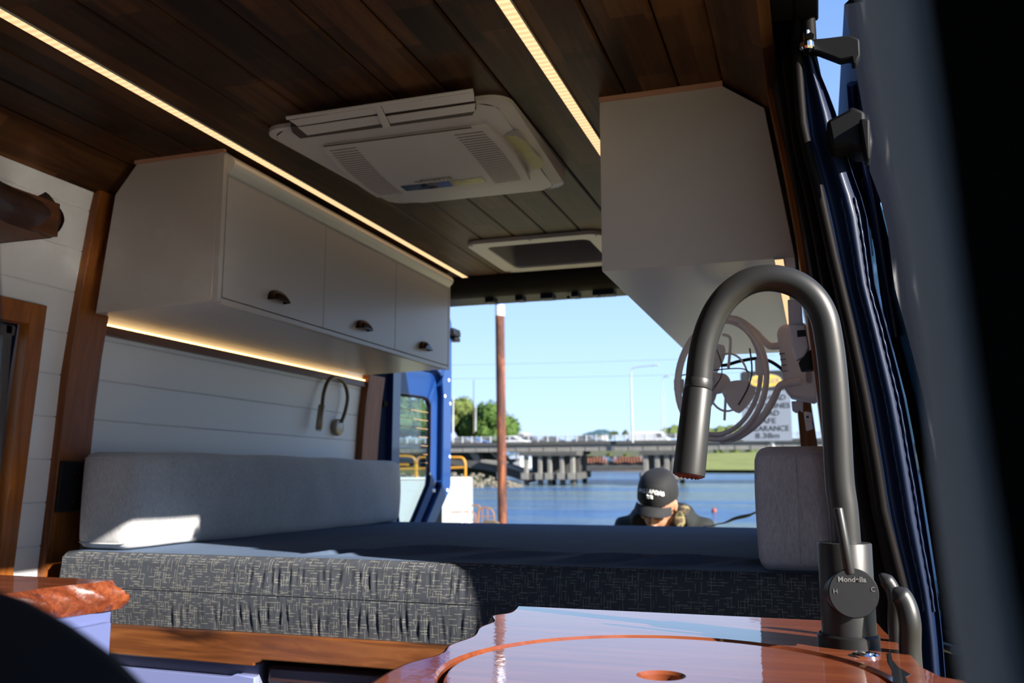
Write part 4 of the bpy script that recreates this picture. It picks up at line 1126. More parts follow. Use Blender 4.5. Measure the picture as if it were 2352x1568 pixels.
b.tube(smoothpath([fp(1645, 800, -.03), fp(1657, 835, -.05), fp(1656, 865, -.05), fp(1640, 890, -.04)], 8), .0012, 6)
b.build('guard_wire', M['wire'], fn, smooth=60)
cb = MB(); cb.tube(smoothpath([fp(1650, 838, .2), fp(1668, 838, .2), fp(1700, 829, .2), fp(1740, 823, .2), fp(1770, 830, .2), fp(1800, 850, .2)], 8), .0042, 10)
cb.build('power_cable', M['black'], fn, smooth=60)
# remote / phone cradle hanging on the post
ph = thing('handset_cradle', (.0, 1.72, .24), 'white wall cradle with handset on post behind the tap arch', 'cradle')
PY = 1.66
def qp(x, y): p = aty(x, y, PY); return (p.x, p.z)
b = MB(); b.prism([qp(1809, 690), qp(1840, 690), qp(1845, 748), qp(1812, 750)], 'y', PY-.01, PY+.02); b.build('back_plate', plain('lilac_white_plastic', (.50, .50, .60), .4), ph, bev=.002)
b = MB(); b.prism([qp(1815, 748), qp(1850, 748), qp(1859, 800), qp(1848, 822), qp(1828, 830), qp(1818, 795)], 'y', PY-.02, PY+.01); b.build('pocket', plain('lilac_white_plastic_pocket', (.52, .52, .62), .4), ph, bev=.003)
b = MB(); b.prism([qp(1831, 763), qp(1850, 761), qp(1852, 776), qp(1832, 778)], 'y', PY-.0215, PY-.018); b.build('slot', M['black'], ph)
b = MB(); b.prism([qp(1834, 836), qp(1860, 806), qp(1872, 808), qp(1875, 850), qp(1840, 853)], 'y', PY-.02, PY+.015); b.build('handset', M['black'], ph, bev=.002)
sw = thing('wall_remote', (-.01, 2.2, .05), 'small pale remote in a holder on the rear wall under the fan', 'remote')
PY = 2.3
b = MB(); b.prism([qp(1846, 945), qp(1862, 950), qp(1868, 985), qp(1852, 990)], 'y', PY-.008, PY+.008); b.prism([qp(1848, 945), qp(1864, 948), qp(1866, 970), qp(1850, 968)], 'y', PY-.012, PY+.008)
b.build('case', M['fanp'], sw, bev=.003)
b = MB(); q = qp(1855, 958); b.lathe([(.003, 0), (.003, .002)], (q[0], PY-.012, q[1]), (0, -1, 0), 10); b.build('button', M['black'], sw)

# ================================================================== FRONT SEAT (close, out of focus)
se = thing('front_seat', (-.35, .25, -1.2), 'black front seat shoulder, dark and blurred, close at lower left', 'seat')
b = MB()
SP = [(-.60, -.028), (-.36, -.028), (-.27, -.035), (-.252, -.0385), (-.233, -.0455), (-.214, -.0545), (-.197, -.066), (-.180, -.085), (-.165, -.12), (-.155, -.2), (-.15, -.8), (-.60, -.8)]
b.prism(SP, 'y', .17, .25); b.build('backrest', M['blackfab'], se, bev=.012, seg=3)
b = MB(); HP = [(-.44, .13), (-.30, .13), (-.289, .121), (-.281, .088), (-.2755, .056), (-.278, .044), (-.30, .036), (-.44, .036)]
b.prism(HP, 'y', .20, .25); b.build('headrest', M['blackfab'], se, bev=.008, seg=3)
b = MB(); b.tube([(-.36, .225, -.04), (-.36, .225, .05)], .006, 10); b.build('headrest_post', M['black'], se)
b = MB(); b.tube([(-.42, .225, -.04), (-.42, .225, .05)], .006, 10); b.build('headrest_post', M['black'], se)
b = MB(); b.box(-.60, -.15, -.25, .25, -.85, -.70); b.build('seat_cushion', M['blackfab'], se, bev=.03)

# ================================================================== GROUND AND RIVER
b = MB(); b.box(-14, 14, -16, 6.0, -1.95, -1.75); g_ = b.build('ground', M['slabc']); struct(g_)
FRAME[0] = 'ext'
WZ = -5.2
b = MB(); b.grid(lambda u, v: (-14+28*u, 5.98+26*v, -2.02-.02-(3.9*v)), 2, 6); b.grid(lambda u, v: (-14+28*u, 5.98+26*v, -2.3-.02-(3.9*v)), 2, 6); struct(b.build('boat_ramp', M['slabc']))
b = MB(); b.grid(lambda u, v: (-260+460*u, 10+420*v*v, WZ), 60, 60)
tag(b.build('river_water', M['water'], smooth=180), 'blue rippled river water spreading behind the open rear door', 'water', kind='stuff')
# surrounding land to the right / behind, so light bounces as outdoors
b = MB(); b.box(14, 60, -60, 6, -2.4, -1.9); b.box(-60, -14, -60, 6, -2.4, -1.9); b.box(-14, 14, -60, -16, -2.4, -1.9)
struct(b.build('car_park', M['slabc']))

# left land with stone bank
def ex(px, D, py=1003): return ep(px, py, D).x
b = MB()
xr = ex(1128, 112)
def leftland(u, v):
    D = 100+200*v**1.5; x0 = -230; x1 = ex(1140, D)-(.0 if v < .2 else (v-.2)*10)
    z = WZ-.3 if v == 0 else (-3.6 if v < .12 else -1.6+.6*sin(u*20)*v+1.2*v)
    if v >= .12:
        xl = ex(1010, D); k_ = max(0, min(1, (xl-(x0+(x1-x0)*u))/6)); z += k_*(1.3+.5*sin(u*31))
    return (x0+(x1-x0)*u, D, z)
b.grid(leftland, 40, 16)
struct(b.build('left_bank_land', M['scrub'], smooth=60))
b = MB(); rnd = random.Random(2)
for i in range(330):
    px = rnd.uniform(880, 1200); t = rnd.random(); D = 94+6*t
    p = ep(px, 1003, D); z = WZ-.2+t*1.5*max(.10, min(1, (1210-px)/110)); r = rnd.uniform(.15, .34)
    b.ball((p.x, D, z), (r, r*.9, r*.7), 6, 4, Matrix.Rotation(rnd.uniform(0, 3), 3, 'Z'))
tag(b.build('riprap_rocks', M['rock'], smooth=30), 'pile of pale riprap rocks along the waterline below the bridge abutment', 'rocks', kind='stuff')

# far bank on the right: mud edge, lawn, scrub
b = MB()
b.grid(lambda u, v: (ex(1300, 150)+(150)*u, 128+8*v - 12*u+14*(1-u), WZ-.15+.62*v), 20, 2); struct(b.build('mud_bank', M['mud']))
b = MB()
b.grid(lambda u, v: (ex(1560, 140)+80*u, 136+34*v-12*u, WZ+.45+1.75*v+.25*sin(u*9)*v), 20, 8); struct(b.build('lawn', M['grass'], smooth=60))
b = MB()
b.grid(lambda u, v: (-60+190*u, 168+60*v, WZ+1.9+1.2*v+.2*sin(u*30)), 30, 4); struct(b.build('far_bank_land', M['scrub'], smooth=60))
# retaining wall with timber piles
rw = thing('retaining_wall', (ex(1390, 146), 146, WZ), 'dark river retaining wall topped with red-brown piles between the two bridge piers', 'wall')
b = MB(); xa, xb = ex(1322, 146), ex(1505, 146)
b.box(xa, xb, 146, 147, WZ-.1, ep(1400, 1060, 146).z); b.box(xa, xb, 143, 146, WZ-.2, ep(1400, 1069, 146).z); b.build('wall_face', M['concd'], rw)
zt, zb2 = ep(1400, 1049, 146).z, ep(1400, 1062, 146).z
pile = None
for i, px in enumerate([1330+6.6*k for k in range(26)]):
    if 1390 < px < 1408: continue
    x = ex(px, 145.8); b = MB(); b.lathe([(.15, 0), (.15, zt-zb2-.06), (.10, zt-zb2)], (x, 145.8, zb2+.1*sin(i*1.3)), (0, 0, 1), 8); b.build('timber_pile', M['redpost'], rw, smooth=50)

# trees
def tree(name, px, py, rpx, D, mat, lab, cat='tree', base=1010, group=None, squash=.9, lumps=16, leaves=2600, seed=1, zbase=None):
    rnd = random.Random(seed)
    c = ep(px, py, D); R_ = rpx*D/2075*1.03; zb3 = zbase if zbase is not None else ep(px, base, D).z
    t = thing(name, (c.x, D, zb3), lab, cat, group)
    b = MB(); L_ = []
    for i in range(lumps):
        a = rnd.uniform(0, 2*pi); ph_ = math.acos(rnd.uniform(-.55, 1)); rr_ = rnd.uniform(.35, .72)
        p = Vector((c.x+R_*rr_*sin(ph_)*cos(a), D+R_*rr_*sin(ph_)*sin(a), c.z+R_*squash*rr_*cos(ph_)))
        r = R_*rnd.uniform(.26, .42); L_.append((p, r)); b.ball(p, (r, r, r*.85), 10, 7)
    ls = max(.10, R_*.055)
    for i in range(leaves):
        p, r = rnd.choice(L_); d = Vector((rnd.gauss(0, 1), rnd.gauss(0, 1), rnd.gauss(0, 1)+.2)).normalized()
        q = p+d*r*rnd.uniform(.92, 1.22); n_ = (d+Vector((rnd.gauss(0, .5), rnd.gauss(0, .5), rnd.gauss(0, .5)))).normalized()
        a_ = n_.orthogonal().normalized(); b_ = n_.cross(a_); s_ = ls*rnd.uniform(.6, 1.4)
        b.add([q-a_*s_, q-b_*s_*.6, q+a_*s_, q+b_*s_*.6], [(0, 1, 2, 3)])
    b.build('foliage', mat, t, weld=False, normals=False)
    b = MB(); b.tube([(c.x, D, zb3-.4), (c.x+.1, D, (c.z+zb3)/2), (c.x-.2, D, c.z)], [R_*.11, R_*.08, R_*.04], 8)
    for k in range(3):
        a = k*2.1; b.tube([(c.x+.05, D, (c.z+zb3)/2), (c.x+R_*.4*cos(a), D+R_*.4*sin(a), c.z+R_*.1)], [R_*.05, R_*.02], 6)
    b.build('trunk', M['bark_t'], t, smooth=60)
    return t
tree('tree', 1062, 962, 56, 150, M['leafB'], 'olive tree with dense crown beside the blue door edge', lumps=22, seed=3)
tree('tree', 1118, 985, 72, 146, M['leafA'], 'bright green round tree behind the bridge left of the rusty pile', lumps=26, leaves=3600, seed=4, squash=.82)
tree('tree', 1082, 985, 48, 152, M['leafA'], 'small green tree between the olive and bright green trees', seed=5)
tree('tree', 925, 968, 74, 138, M['leafC'], 'tall dark tree seen through the left part of the door window', base=1045, lumps=34, leaves=4200, seed=6, squash=1.0)
tree('tree', 985, 980, 58, 150, M['leafC'], 'dark tree seen through the right part of the door window', base=1035, lumps=28, leaves=3200, seed=7)
for i, (px, py, r, D, lab, m_) in enumerate(((1185, 1030, 20, 118, 'green bush under the bridge just right of the rusty pile', 'leafA'), (1090, 1028, 14, 118, 'green bush under the bridge left of the rusty pile', 'leafA'),
        (1650, 1043, 16, 172, 'dark bush above the lawn, left of the grey bolster', 'leafC'), (1690, 1042, 17, 172, 'olive bush above the middle of the lawn', 'leafB'), (1728, 1042, 18, 172, 'dark bush at the lawn edge touching the grey bolster', 'leafC'),
        (1600, 1044, 12, 172, 'small olive bush behind the second bridge pier', 'leafB'), (1345, 1046, 10, 172, 'small bush behind the retaining wall near the first pier', 'leafC'), (1400, 1046, 9, 172, 'small olive bush above the middle of the retaining wall', 'leafB'), (1440, 1048, 10, 172, 'small bush above the right half of the retaining wall', 'leafB'))):
    tree('bush', px, py, r, D, M[m_], lab, 'bush', base=py+r, seed=20+i, lumps=10, leaves=700)
# low hills on the skyline
for px0, px1, py, lab in ((1488, 1640, 974, 'low olive wooded hill on the skyline left of the tap spray head'), (1590, 1760, 978, 'low olive wooded hill on the skyline behind the sign')):
    b = MB(); D = 330; x0, x1 = ex(px0, D), ex(px1, D); h = ep(1550, py, D).z; zb4 = ep(1550, 1006, D).z
    b.grid(lambda u, v: (x0+(x1-x0)*u, D+30*v, zb4+(h-zb4)*(sin(pi*u)**.6)*sin(pi*min(1, v*1.2+.12))*(1+.08*sin(u*40)+.05*sin(u*97))), 60, 8)
    tag(b.build('hill', M['leafB'], smooth=60), lab, 'hill')

# ================================================================== BRIDGE
DB = 102
zr, zd, zg = ep(1400, 998, DB).z, ep(1400, 1014, DB).z, ep(1400, 1035, DB).z
br = thing('road_bridge', (ex(1400, DB), DB+4, WZ), 'long low concrete road bridge crossing the river behind the van', 'bridge')
xa, xb = ex(700, DB), ex(1990, DB)
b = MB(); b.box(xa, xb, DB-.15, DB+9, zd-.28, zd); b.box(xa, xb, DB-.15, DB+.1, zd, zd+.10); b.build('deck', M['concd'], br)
b = MB(); b.box(xa, xb, DB+.05, DB+.35, zg, zd-.28); b.box(xa, xb, DB+2.5, DB+8.8, zg, zd-.28)
for k in range(40):
    x = xa+(xb-xa)*k/40; b.box(x, x+.06, DB+.0, DB+.06, zg, zd-.28)
b.build('girder', M['concrete'], br)
b = MB()
for z in (zr-.05, zr-.24, zr-.43): b.box(xa, xb, DB-.02, DB+.03, z-.028, z+.028)
b.build('guard_rail', M['galv'], br)
b = MB()
for z in (zr-.05, zr-.24, zr-.43): b.box(xa, xb, DB+8.6, DB+8.66, z-.028, z+.028)
b.build('guard_rail', M['galv'], br)
px = 770
k = 0
while px < 1960 and k < 60:
    x = ex(px, DB); b = MB(); b.box(x-.075, x+.075, DB-.10, DB+.08, zd, zr+.03); b.build('rail_post', M['galv'], br, bev=.015, seg=1); px += 21.2+2.5*(px-1000)/700; k += 1
def pier(pxs, D0, wide, lab_):
    z1 = ep(1260, 1084, DB).z; 
    for row, D in enumerate((D0, D0+5.5)):
        for q in pxs:
            x = ex(q, D0); b = MB(); b.box(x-wide, x+wide, D-.3, D+.3, z1-.1, zg-.35); b.build('column', M['concrete'], br, bev=.04, seg=1)
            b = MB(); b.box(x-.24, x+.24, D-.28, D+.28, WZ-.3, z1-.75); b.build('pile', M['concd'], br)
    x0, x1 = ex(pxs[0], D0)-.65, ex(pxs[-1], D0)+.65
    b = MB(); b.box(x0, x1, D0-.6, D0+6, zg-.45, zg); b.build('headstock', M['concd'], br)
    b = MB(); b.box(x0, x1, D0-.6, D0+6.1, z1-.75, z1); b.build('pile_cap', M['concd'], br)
    b = MB(); b.box(x0+.5, x1-.5, D0+2.6, D0+3, z1-.1, zg-.35); b.build('shade_panel', M['concd'], br)  # added dark wall standing for the shade between the columns
    for q in pxs: x = ex(q, D0); b = MB(); b.box(x-.42, x+.42, D0-.75, D0-.55, z1-.72, z1+.02); b.build('cap_nib', M['concrete'], br)
pier((1208, 1240, 1262, 1290, 1314), 100, .22, '')
pier((1482, 1508, 1530, 1548), 100, .26, '')
# abutment with sloping wing walls
ab = thing('bridge_abutment', (ex(1110, 105), 105, WZ), 'concrete bridge abutment with sloping wing walls above the rocks', 'abutment')
def slope(p, mat, w_=.5, D=103):
    q = [ep(x, y, D) for x, y in p]; b = MB(); b.prism([(v.x, v.z) for v in q], 'y', D, D+w_); b.build('wing_wall', mat, ab)
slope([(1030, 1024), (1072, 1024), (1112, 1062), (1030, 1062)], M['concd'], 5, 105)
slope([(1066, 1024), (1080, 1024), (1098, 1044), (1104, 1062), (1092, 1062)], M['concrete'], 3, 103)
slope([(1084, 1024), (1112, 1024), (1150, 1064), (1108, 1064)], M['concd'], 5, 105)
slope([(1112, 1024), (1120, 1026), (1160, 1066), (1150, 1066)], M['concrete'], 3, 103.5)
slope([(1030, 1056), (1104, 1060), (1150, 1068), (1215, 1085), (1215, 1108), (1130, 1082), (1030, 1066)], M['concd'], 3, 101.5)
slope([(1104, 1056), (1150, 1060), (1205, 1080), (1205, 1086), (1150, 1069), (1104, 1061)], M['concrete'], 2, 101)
# light poles
def pole(name, x0, y0, x1, y1, D, lab, arm=None, r=.07, mat='galv'):
    p0 = ep(x0, y0, D); p1 = ep(x1, y1, D); t = thing(name, (p1.x, D, p1.z), lab, 'pole')
    b = MB(); b.tube([p1, p0], [r*1.25, r*.8], 8); b.build('mast', M[mat], t, smooth=60)
    if arm:
        a = [ep(x, y, D) for x, y in arm]; b = MB(); b.tube(smoothpath([p0]+a, 5), r*.7, 8); b.build('arm', M[mat], t, smooth=60)
        b = MB(); e_ = a[-1]; b.box(e_.x-.45, e_.x+.25, D-.12, D+.12, e_.z-.08, e_.z+.07); b.build('lamp', M[mat], t, bev=.03)
    return t
pole('street_light', 1449, 858, 1453, 1016, 101, 'tall pale street light with long arm over the middle of the bridge', [(1453, 846), (1475, 841), (1508, 838)], r=.10)
pole('street_light', 1521, 880, 1520, 1004, 114, 'street light on the bridge close left of the tap spray head', [(1523, 868), (1535, 863)], r=.06)
pole('street_light', 1526, 890, 1527, 1004, 118, 'thin far street light just beside the spray head', r=.05)
pole('street_light', 1041, 912, 1040, 1008, 101, 'pale lamp post at the blue door edge above the bridge rail', r=.11)
pole('utility_pole', 1088, 872, 1088, 995, 130, 'slim dark pole rising behind the two trees', r=.07, mat='bark_t')
pole('street_light', 1093, 936, 1092, 990, 116, 'short grey lamp post in front of the green tree', r=.09)
# overhead wires
for y0, y1, lab in ((839, 816, 'upper overhead power line across the sky'), (870, 853, 'lower overhead power line across the sky')):
    b = MB(); p = [ep(980+80*i, y0+(y1-y0)*i/10+3*sin(pi*i/10), 62) for i in range(11)]; b.tube(p, .014, 5); tag(b.build('power_line', M['cable']), lab, 'cable')
# vehicles on the bridge
def car(px, D, L_, H_, mat, lab, boxy=0, name='car'):
    x = ex(px, D); z = zd-.55; t = thing(name, (x, D, z), lab, 'vehicle')
    h = L_/2; W = 1.7
    if boxy: prof = [(-h, .35), (-h, H_*.93), (-h+.25, H_), (h-.9, H_), (h-.35, H_*.62), (h, H_*.52), (h, .35)]
    else: prof = [(-h, .35), (-h, H_*.60), (-h*.75, H_*.66), (-h*.55, H_*.97), (h*.10, H_), (h*.45, H_*.66), (h*.95, H_*.56), (h, .35)]
    b = MB(); b.prism([(x+a, z+c) for a, c in prof], 'y', D-W/2, D+W/2); b.build('body', mat, t, bev=.08)
    b = MB()
    if boxy: b.box(x+h-1.5, x+h-.75, D-W/2-.015, D-W/2, z+H_*.60, z+H_*.88)
    else: b.prism([(x-h*.5, z+H_*.66), (x-h*.42, z+H_*.90), (x+h*.08, z+H_*.92), (x+h*.33, z+H_*.67)], 'y', D-W/2-.015, D-W/2)
    b.build('side_window', M['darkglass'], t)
    for s_ in (-1, 1):
        b = MB(); b.lathe([(.33, 0), (.33, .2)], (x+s_*h*.62, D-W/2-.02, z+.33), (0, 1, 0), 16); b.build('wheel', M['tyre'], t)
car(1492, 105, 4.6, 1.62, M['carw'], 'white van on the bridge left of the spray head', 1, 'van')
car(1478, 107.5, 3.9, 1.35, M['carb'], 'blue car on the far lane of the bridge near the tall street light')
car(1068, 105, 4.1, 1.35, M['carg'], 'grey car on the bridge in front of the olive tree')
car(1092, 107.5, 4.0, 1.35, M['carb'], 'blue car on the bridge just left of the rusty pile')
car(1182, 105, 3.9, 1.4, M['carw'], 'white car on the bridge just right of the rusty pile')
car(1222, 107.5, 3.8, 1.4, M['carg'], 'grey car on the bridge right of the white car')
car(1352, 105, 3.9, 1.35, M['carg'], 'grey car on the bridge before the dark roofed building')
car(1272, 105, 3.8, 1.3, M['carg'], 'grey car on the bridge midway between pile and building')
# buildings
def house(px0, px1, ytop, ybase, D, wall, roof, lab, name='house', hip=.25):
    x0, x1 = ex(px0, D), ex(px1, D); zt_, zb_ = ep((px0+px1)/2, ytop, D).z, ep((px0+px1)/2, ybase, D).z
    t = thing(name, ((x0+x1)/2, D+3, zb_), lab, 'building'); zm = zb_+(zt_-zb_)*.55; dx = (x1-x0)
    b = MB(); b.box(x0+dx*.06, x1-dx*.06, D, D+6, zb_-1, zm); b.build('wall', wall, t)
    b = MB(); a0 = [(x0, D-.6), (x1, D-.6), (x1, D+6.6), (x0, D+6.6)]; a1 = [(x0+dx*hip, D+2.4), (x1-dx*hip, D+2.4), (x1-dx*hip, D+3.6), (x0+dx*hip, D+3.6)]
    b.add([(x, y, zm) for x, y in a0]+[(x, y, zt_) for x, y in a1], [(3, 2, 1, 0), (4, 5, 6, 7)]+[(i, (i+1) % 4, 4+(i+1) % 4, 4+i) for i in range(4)]); b.build('roof', roof, t)
    for k in range(max(1, int(dx/3))):
        x = x0+dx*(k+.6)/max(1, int(dx/3)+.2); b = MB(); b.box(x-.4, x+.4, D-.05, D, zb_+(zm-zb_)*.35, zb_+(zm-zb_)*.85); b.build('window', M['darkglass'], t)
house(1336, 1386, 991, 1006, 190, M['housew'], M['roof1'], 'low dark roofed building on the skyline above the bridge')
house(1358, 1394, 986, 1000, 205, M['roof1'], M['roof1'], 'dark hip-roofed pavilion on the skyline above the low building')
house(1330, 1372, 1036, 1052, 196, M['housew'], M['roof1'], 'blue grey house under the bridge beside the first pier')
house(1412, 1462, 1034, 1052, 200, plain('blue_house_wall', (.12, .20, .34), .8), M['roof1'], 'blue walled house under the bridge before the second pier')
house(1080, 1112, 1046, 1072, 112, M['housew'], M['housew'], 'small pale shed below the bridge abutment', 'shed')
house(1158, 1196, 1046, 1062, 128, M['galv'], plain('blue_grey_roof', (.25, .30, .36), .6), 'pale shed under the bridge right of the rusty pile', 'shed')
house(1170, 1205, 993, 1004, 210, M['housew'], M['housew'], 'white house on the skyline right of the rusty pile')
tree('tree', 1436, 995, 9, 210, M['leafC'], 'tiny tree on the skyline beside the tall street light', base=1006, lumps=8, leaves=300, seed=50)
tree('tree', 1412, 998, 12, 210, M['leafC'], 'low tree clump on the skyline right of the pavilion', base=1006, lumps=8, leaves=300, seed=51)

# ================================================================== PILE, PONTOON, SIGN
pl_ = thing('mooring_pile', (ex(1151, 28), 28, WZ-.5), 'tall rusty steel mooring pile with white and blue bands at top', 'pile')
q = lambda y: ep(1151, y, 28).z
x = ex(1151.5, 28); r = .152
b = MB(); b.lathe([(r, 0), (r, q(725)-WZ+.5)], (x, 28, WZ-.5), (0, 0, 1), 32); b.build('shaft', M['rust'], pl_, smooth=50)
for ya, yb, m_, n_ in ((725, 701, 'concw', 'white lower band'), (701, 690, 'carb', 'blue band'), (690, 660, 'concw', 'white top band')):
    b = MB(); b.lathe([(r+.006, 0), (r+.006, q(yb)-q(ya))], (x, 28, q(ya)), (0, 0, 1), 32); b.build('painted_band', M[m_] if m_ != 'carb' else plain('blue_band_paint', (.04, .16, .55), .5), pl_, smooth=50, label=n_)
b = MB(); b.lathe([(r+.03, 0), (.01, .25)], (x, 28, q(660)), (0, 0, 1), 24); b.build('cone_cap', M['concw'], pl_, smooth=30)
jt = thing('jetty', (ex(980, 32), 32, WZ), 'white concrete jetty block outside the blue rear door', 'jetty')
zt = ep(1000, 1097, 30).z
b = MB(); b.box(ex(520, 30), ex(1061, 30), 30, 30.7, WZ-.5, zt); b.build('block', M['concw'], jt, bev=.03)
b = MB(); b.lathe([(.075, 0), (.075, zt-WZ+.5)], (ex(1072, 30), 30.1, WZ-.5), (0, 0, 1), 20); b.build('corner_tube', M['concw'], jt, smooth=50)
b = MB(); b.box(ex(1060, 30), ex(1068, 30), 30.6, 30.7, WZ, zt-.02); b.build('recess', M['galv'], jt)
def rail(pts, r=.042, n='handrail', mat='yellow', lab='', D=30.3, extra=()):
    c = ep(*pts[0], D); t = thing('handrail', (c.x, D, ep(pts[0][0], 1097, D).z), lab, 'handrail', None)
    b = MB(); b.tube(smoothpath([ep(x, y, D) for x, y in pts], 4), r, 10); b.build('top_rail', M[mat], t, smooth=60)
    for e_ in extra:
        b = MB(); b.tube([ep(x, y, D) for x, y in e_], r*.9, 10); b.build('rail_bar', M[mat], t, smooth=60)
rail([(820, 1046), (900, 1047), (940, 1048), (952, 1054), (954, 1066), (954, 1098)], lab='yellow jetty handrail seen through the left part of the door window', extra=([(820, 1078), (953, 1076)], [(905, 1067), (938, 1067)], [(870, 1048), (870, 1098)]))
rail([(957, 1098), (957, 1062), (960, 1053), (972, 1050), (1040, 1050), (1060, 1051), (1067, 1058), (1069, 1070), (1069, 1098)], lab='yellow jetty handrail ending right of the blue door edge', extra=([(957, 1076), (1068, 1073)],))
def loop(pts, lab, extra=(), D=27):
    c = ep(*pts[0], D); t = thing('ladder_rail', (c.x, D, ep(pts[0][0], 1215, D).z), lab, 'rail')
    b = MB(); b.tube(smoothpath([ep(x, y, D) for x, y in pts], 4), .020, 8); b.build('hoop', M['orange'], t, smooth=60)
    for e_ in extra: b = MB(); b.tube([ep(x, y, D) for x, y in e_], .014, 8); b.build('rung', M['orange'], t, smooth=60)
loop([(1036, 1176), (1075, 1175), (1088, 1178), (1092, 1190), (1093, 1240)], 'low orange rail in front of the white jetty corner', ([(1074, 1190), (1092, 1196)],))
loop([(1072, 1190), (1076, 1164), (1090, 1160), (1102, 1163), (1098, 1178), (1094, 1240)], 'orange ladder hoop, left one by the rusty pile')
loop([(1096, 1240), (1100, 1176), (1108, 1167), (1122, 1166), (1132, 1174), (1135, 1190), (1134, 1240)], 'orange ladder hoop beside the foot of the rusty pile', ([(1108, 1168), (1108, 1240)], [(1120, 1167), (1120, 1240)], [(1100, 1186), (1133, 1186)]))
b = MB(); p = ep(1122, 1196, 26.5); b.prism([(ex(1106, 26.5), p.z-.02), (ex(1112, 26.5), p.z+.03), (ex(1132, 26.5), p.z+.02), (ex(1142, 26.5), p.z-.05), (ex(1142, 26.5), WZ), (ex(1106, 26.5), WZ)], 'y', 26.5, 26.65)
tag(b.build('timber_fender', M['bark_t'], bev=.03), 'brown timber fender at the foot of the rusty pile', 'fender')
b = MB(); p = ep(1640, 1167, 65); b.ball((p.x, 65, WZ+.08), .19, 14, 10); b.lathe([(.05, 0), (.05, .1)], (p.x, 65, WZ+.22), (0, 0, 1), 8)
tag(b.build('mooring_buoy', M['buoy'], smooth=60), 'small red-orange buoy floating on the river near the man', 'buoy')
# warning sign
DS = 13
sg = thing('warning_sign', (ex(1763, DS), DS, -2.6), 'white and black clearance warning sign partly behind the wall fan', 'sign')
X0, X1 = ex(1706, DS), ex(1820, DS); zA, zB, zC = ep(1763, 851, DS).z, ep(1763, 897, DS).z, ep(1763, 1012, DS).z; xc = ex(1763, DS)
b = MB(); b.prism([(x, z) for x, z in rrect(X0, X1, zB-.02, zA, .05)], 'y', DS, DS+.02); b.build('header_panel', M['signk'], sg)
b = MB(); b.prism([(x, z) for x, z in rrect(X0, X1, zC, zB, .02)], 'y', DS-.004, DS+.018); b.build('text_panel', M['signw'], sg)
b = MB(); zo = (zA+zB)/2; b.prism([(xc+.225*cos(2*pi*i/48), zo+.098*sin(2*pi*i/48)) for i in range(48)], 'y', DS-.006, DS); b.build('oval_rim', M['signw'], sg)
b = MB(); b.prism([(xc+.215*cos(2*pi*i/48), zo+.088*sin(2*pi*i/48)) for i in range(48)], 'y', DS-.010, DS); b.build('oval', M['signy'], sg)
def fit_text(b, txt, pxw, pyc, hpx, D, xcen, yface, zc=None):
    vs, fs = textmesh(txt, 1.0, extrude=.002, bold=.0); xs = [v.x for v in vs]; ys = [v.y for v in vs]
    W = pxw*D/2075*1.03; Hh = hpx*D/2075*1.02; zc = ep(1763, pyc, D).z if zc is None else zc
    sx = W/(max(xs)-min(xs)); sy = Hh/.72; cx_ = (max(xs)+min(xs))/2
    b.add([(xcen+(v.x-cx_)*sx, yface-v.z, zc+(v.y-.36)*sy) for v in vs], fs)
b = MB(); fit_text(b, 'DANGER', 62, 0, 11.5, DS, xc, DS-.010, zo); b.build('lettering', M['signw'], sg, label='pale letters on the yellow oval')
b = MB()
for tx, w_, y_ in (('OVERHEAD', 82, 912.5), ('POWERLINES', 98, 931), ('AHEAD', 52, 948), ('SAFE', 38, 965.5), ('CLEARANCE', 90, 983), ('8.38m', 49, 999.5)):
    fit_text(b, tx, w_, y_, 11.5, DS, xc, DS-.006)
b.build('lettering', M['signk'], sg, label='dark letters on the pale panel')
for s_ in (.06,):
    b = MB(); b.lathe([(.03, 0), (.03, zA+2.7)], (xc+s_, DS+.05, -2.7), (0, 0, 1), 12); b.build('sign_post', M['galv'], sg, smooth=50)
FRAME[0] = 'van'
b = MB(); pts = smoothpath([aty(1880, 1120, 3.28), aty(1800, 1150, 3.4), aty(1732, 1178, 3.6), aty(1715, 1184, 3.65), aty(1690, 1190, 3.7), aty(1665, 1200, 3.75), aty(1640, 1206, 3.8), aty(1600, 1230, 3.85), aty(1560, 1400, 3.9)], 6)
m_ = len(pts); b.tube(pts, [.006+.012*math.exp(-((i/m_-.42)/.14)**2) for i in range(m_)], 8, flat=.4)
tag(b.build('cloth_strap', M['strap'], smooth=60), 'dark cloth strap sagging over the water between bolster and man', 'strap')

# ================================================================== PERSON
hc = aty(1511, 1151, 3.95)
pr = thing('person', (hc.x, 4.05, -1.75), 'person in black cap and dark hoodie bending behind the mattress', 'person')
Rh = Matrix.Rotation(radians(-12), 3, 'Z') @ Matrix.Rotation(radians(27), 3, 'X') @ Matrix.Rotation(radians(9), 3, 'Y')
H = lambda x, y, z: Vector(hc)+Rh @ Vector((x, y, z))
R4 = Rh
b = MB()
b.ball(H(0, .005, .01), (.074, .093, .105), 24, 18, R4)
b.ball(H(0, -.030, -.062), (.050, .056, .050), 20, 14, R4)       # jaw
b.ball(H(0, -.070, -.098), (.022, .018, .016), 12, 8, R4)        # chin
b.ball(H(0, -.093, -.036), (.013, .020, .026), 12, 10, R4)       # nose
b.ball(H(0, -.104, -.048), (.016, .014, .011), 12, 8, R4)
for s_ in (-1, 1):
    b.ball(H(s_*.030, -.078, -.030), (.022, .020, .016), 12, 8, R4)   # cheeks
    b.ball(H(s_*.028, -.080, .010), (.026, .014, .008), 12, 8, R4)    # brow
    b.ball(H(s_*.077, .006, -.012), (.008, .018, .030), 12, 10, R4)   # ears
b.ball(H(0, -.088, -.070), (.024, .012, .006), 12, 8, R4)        # lips
b.ball(H(0, -.087, -.079), (.021, .012, .006), 12, 8, R4)
nb = H(0, .03, -.09)
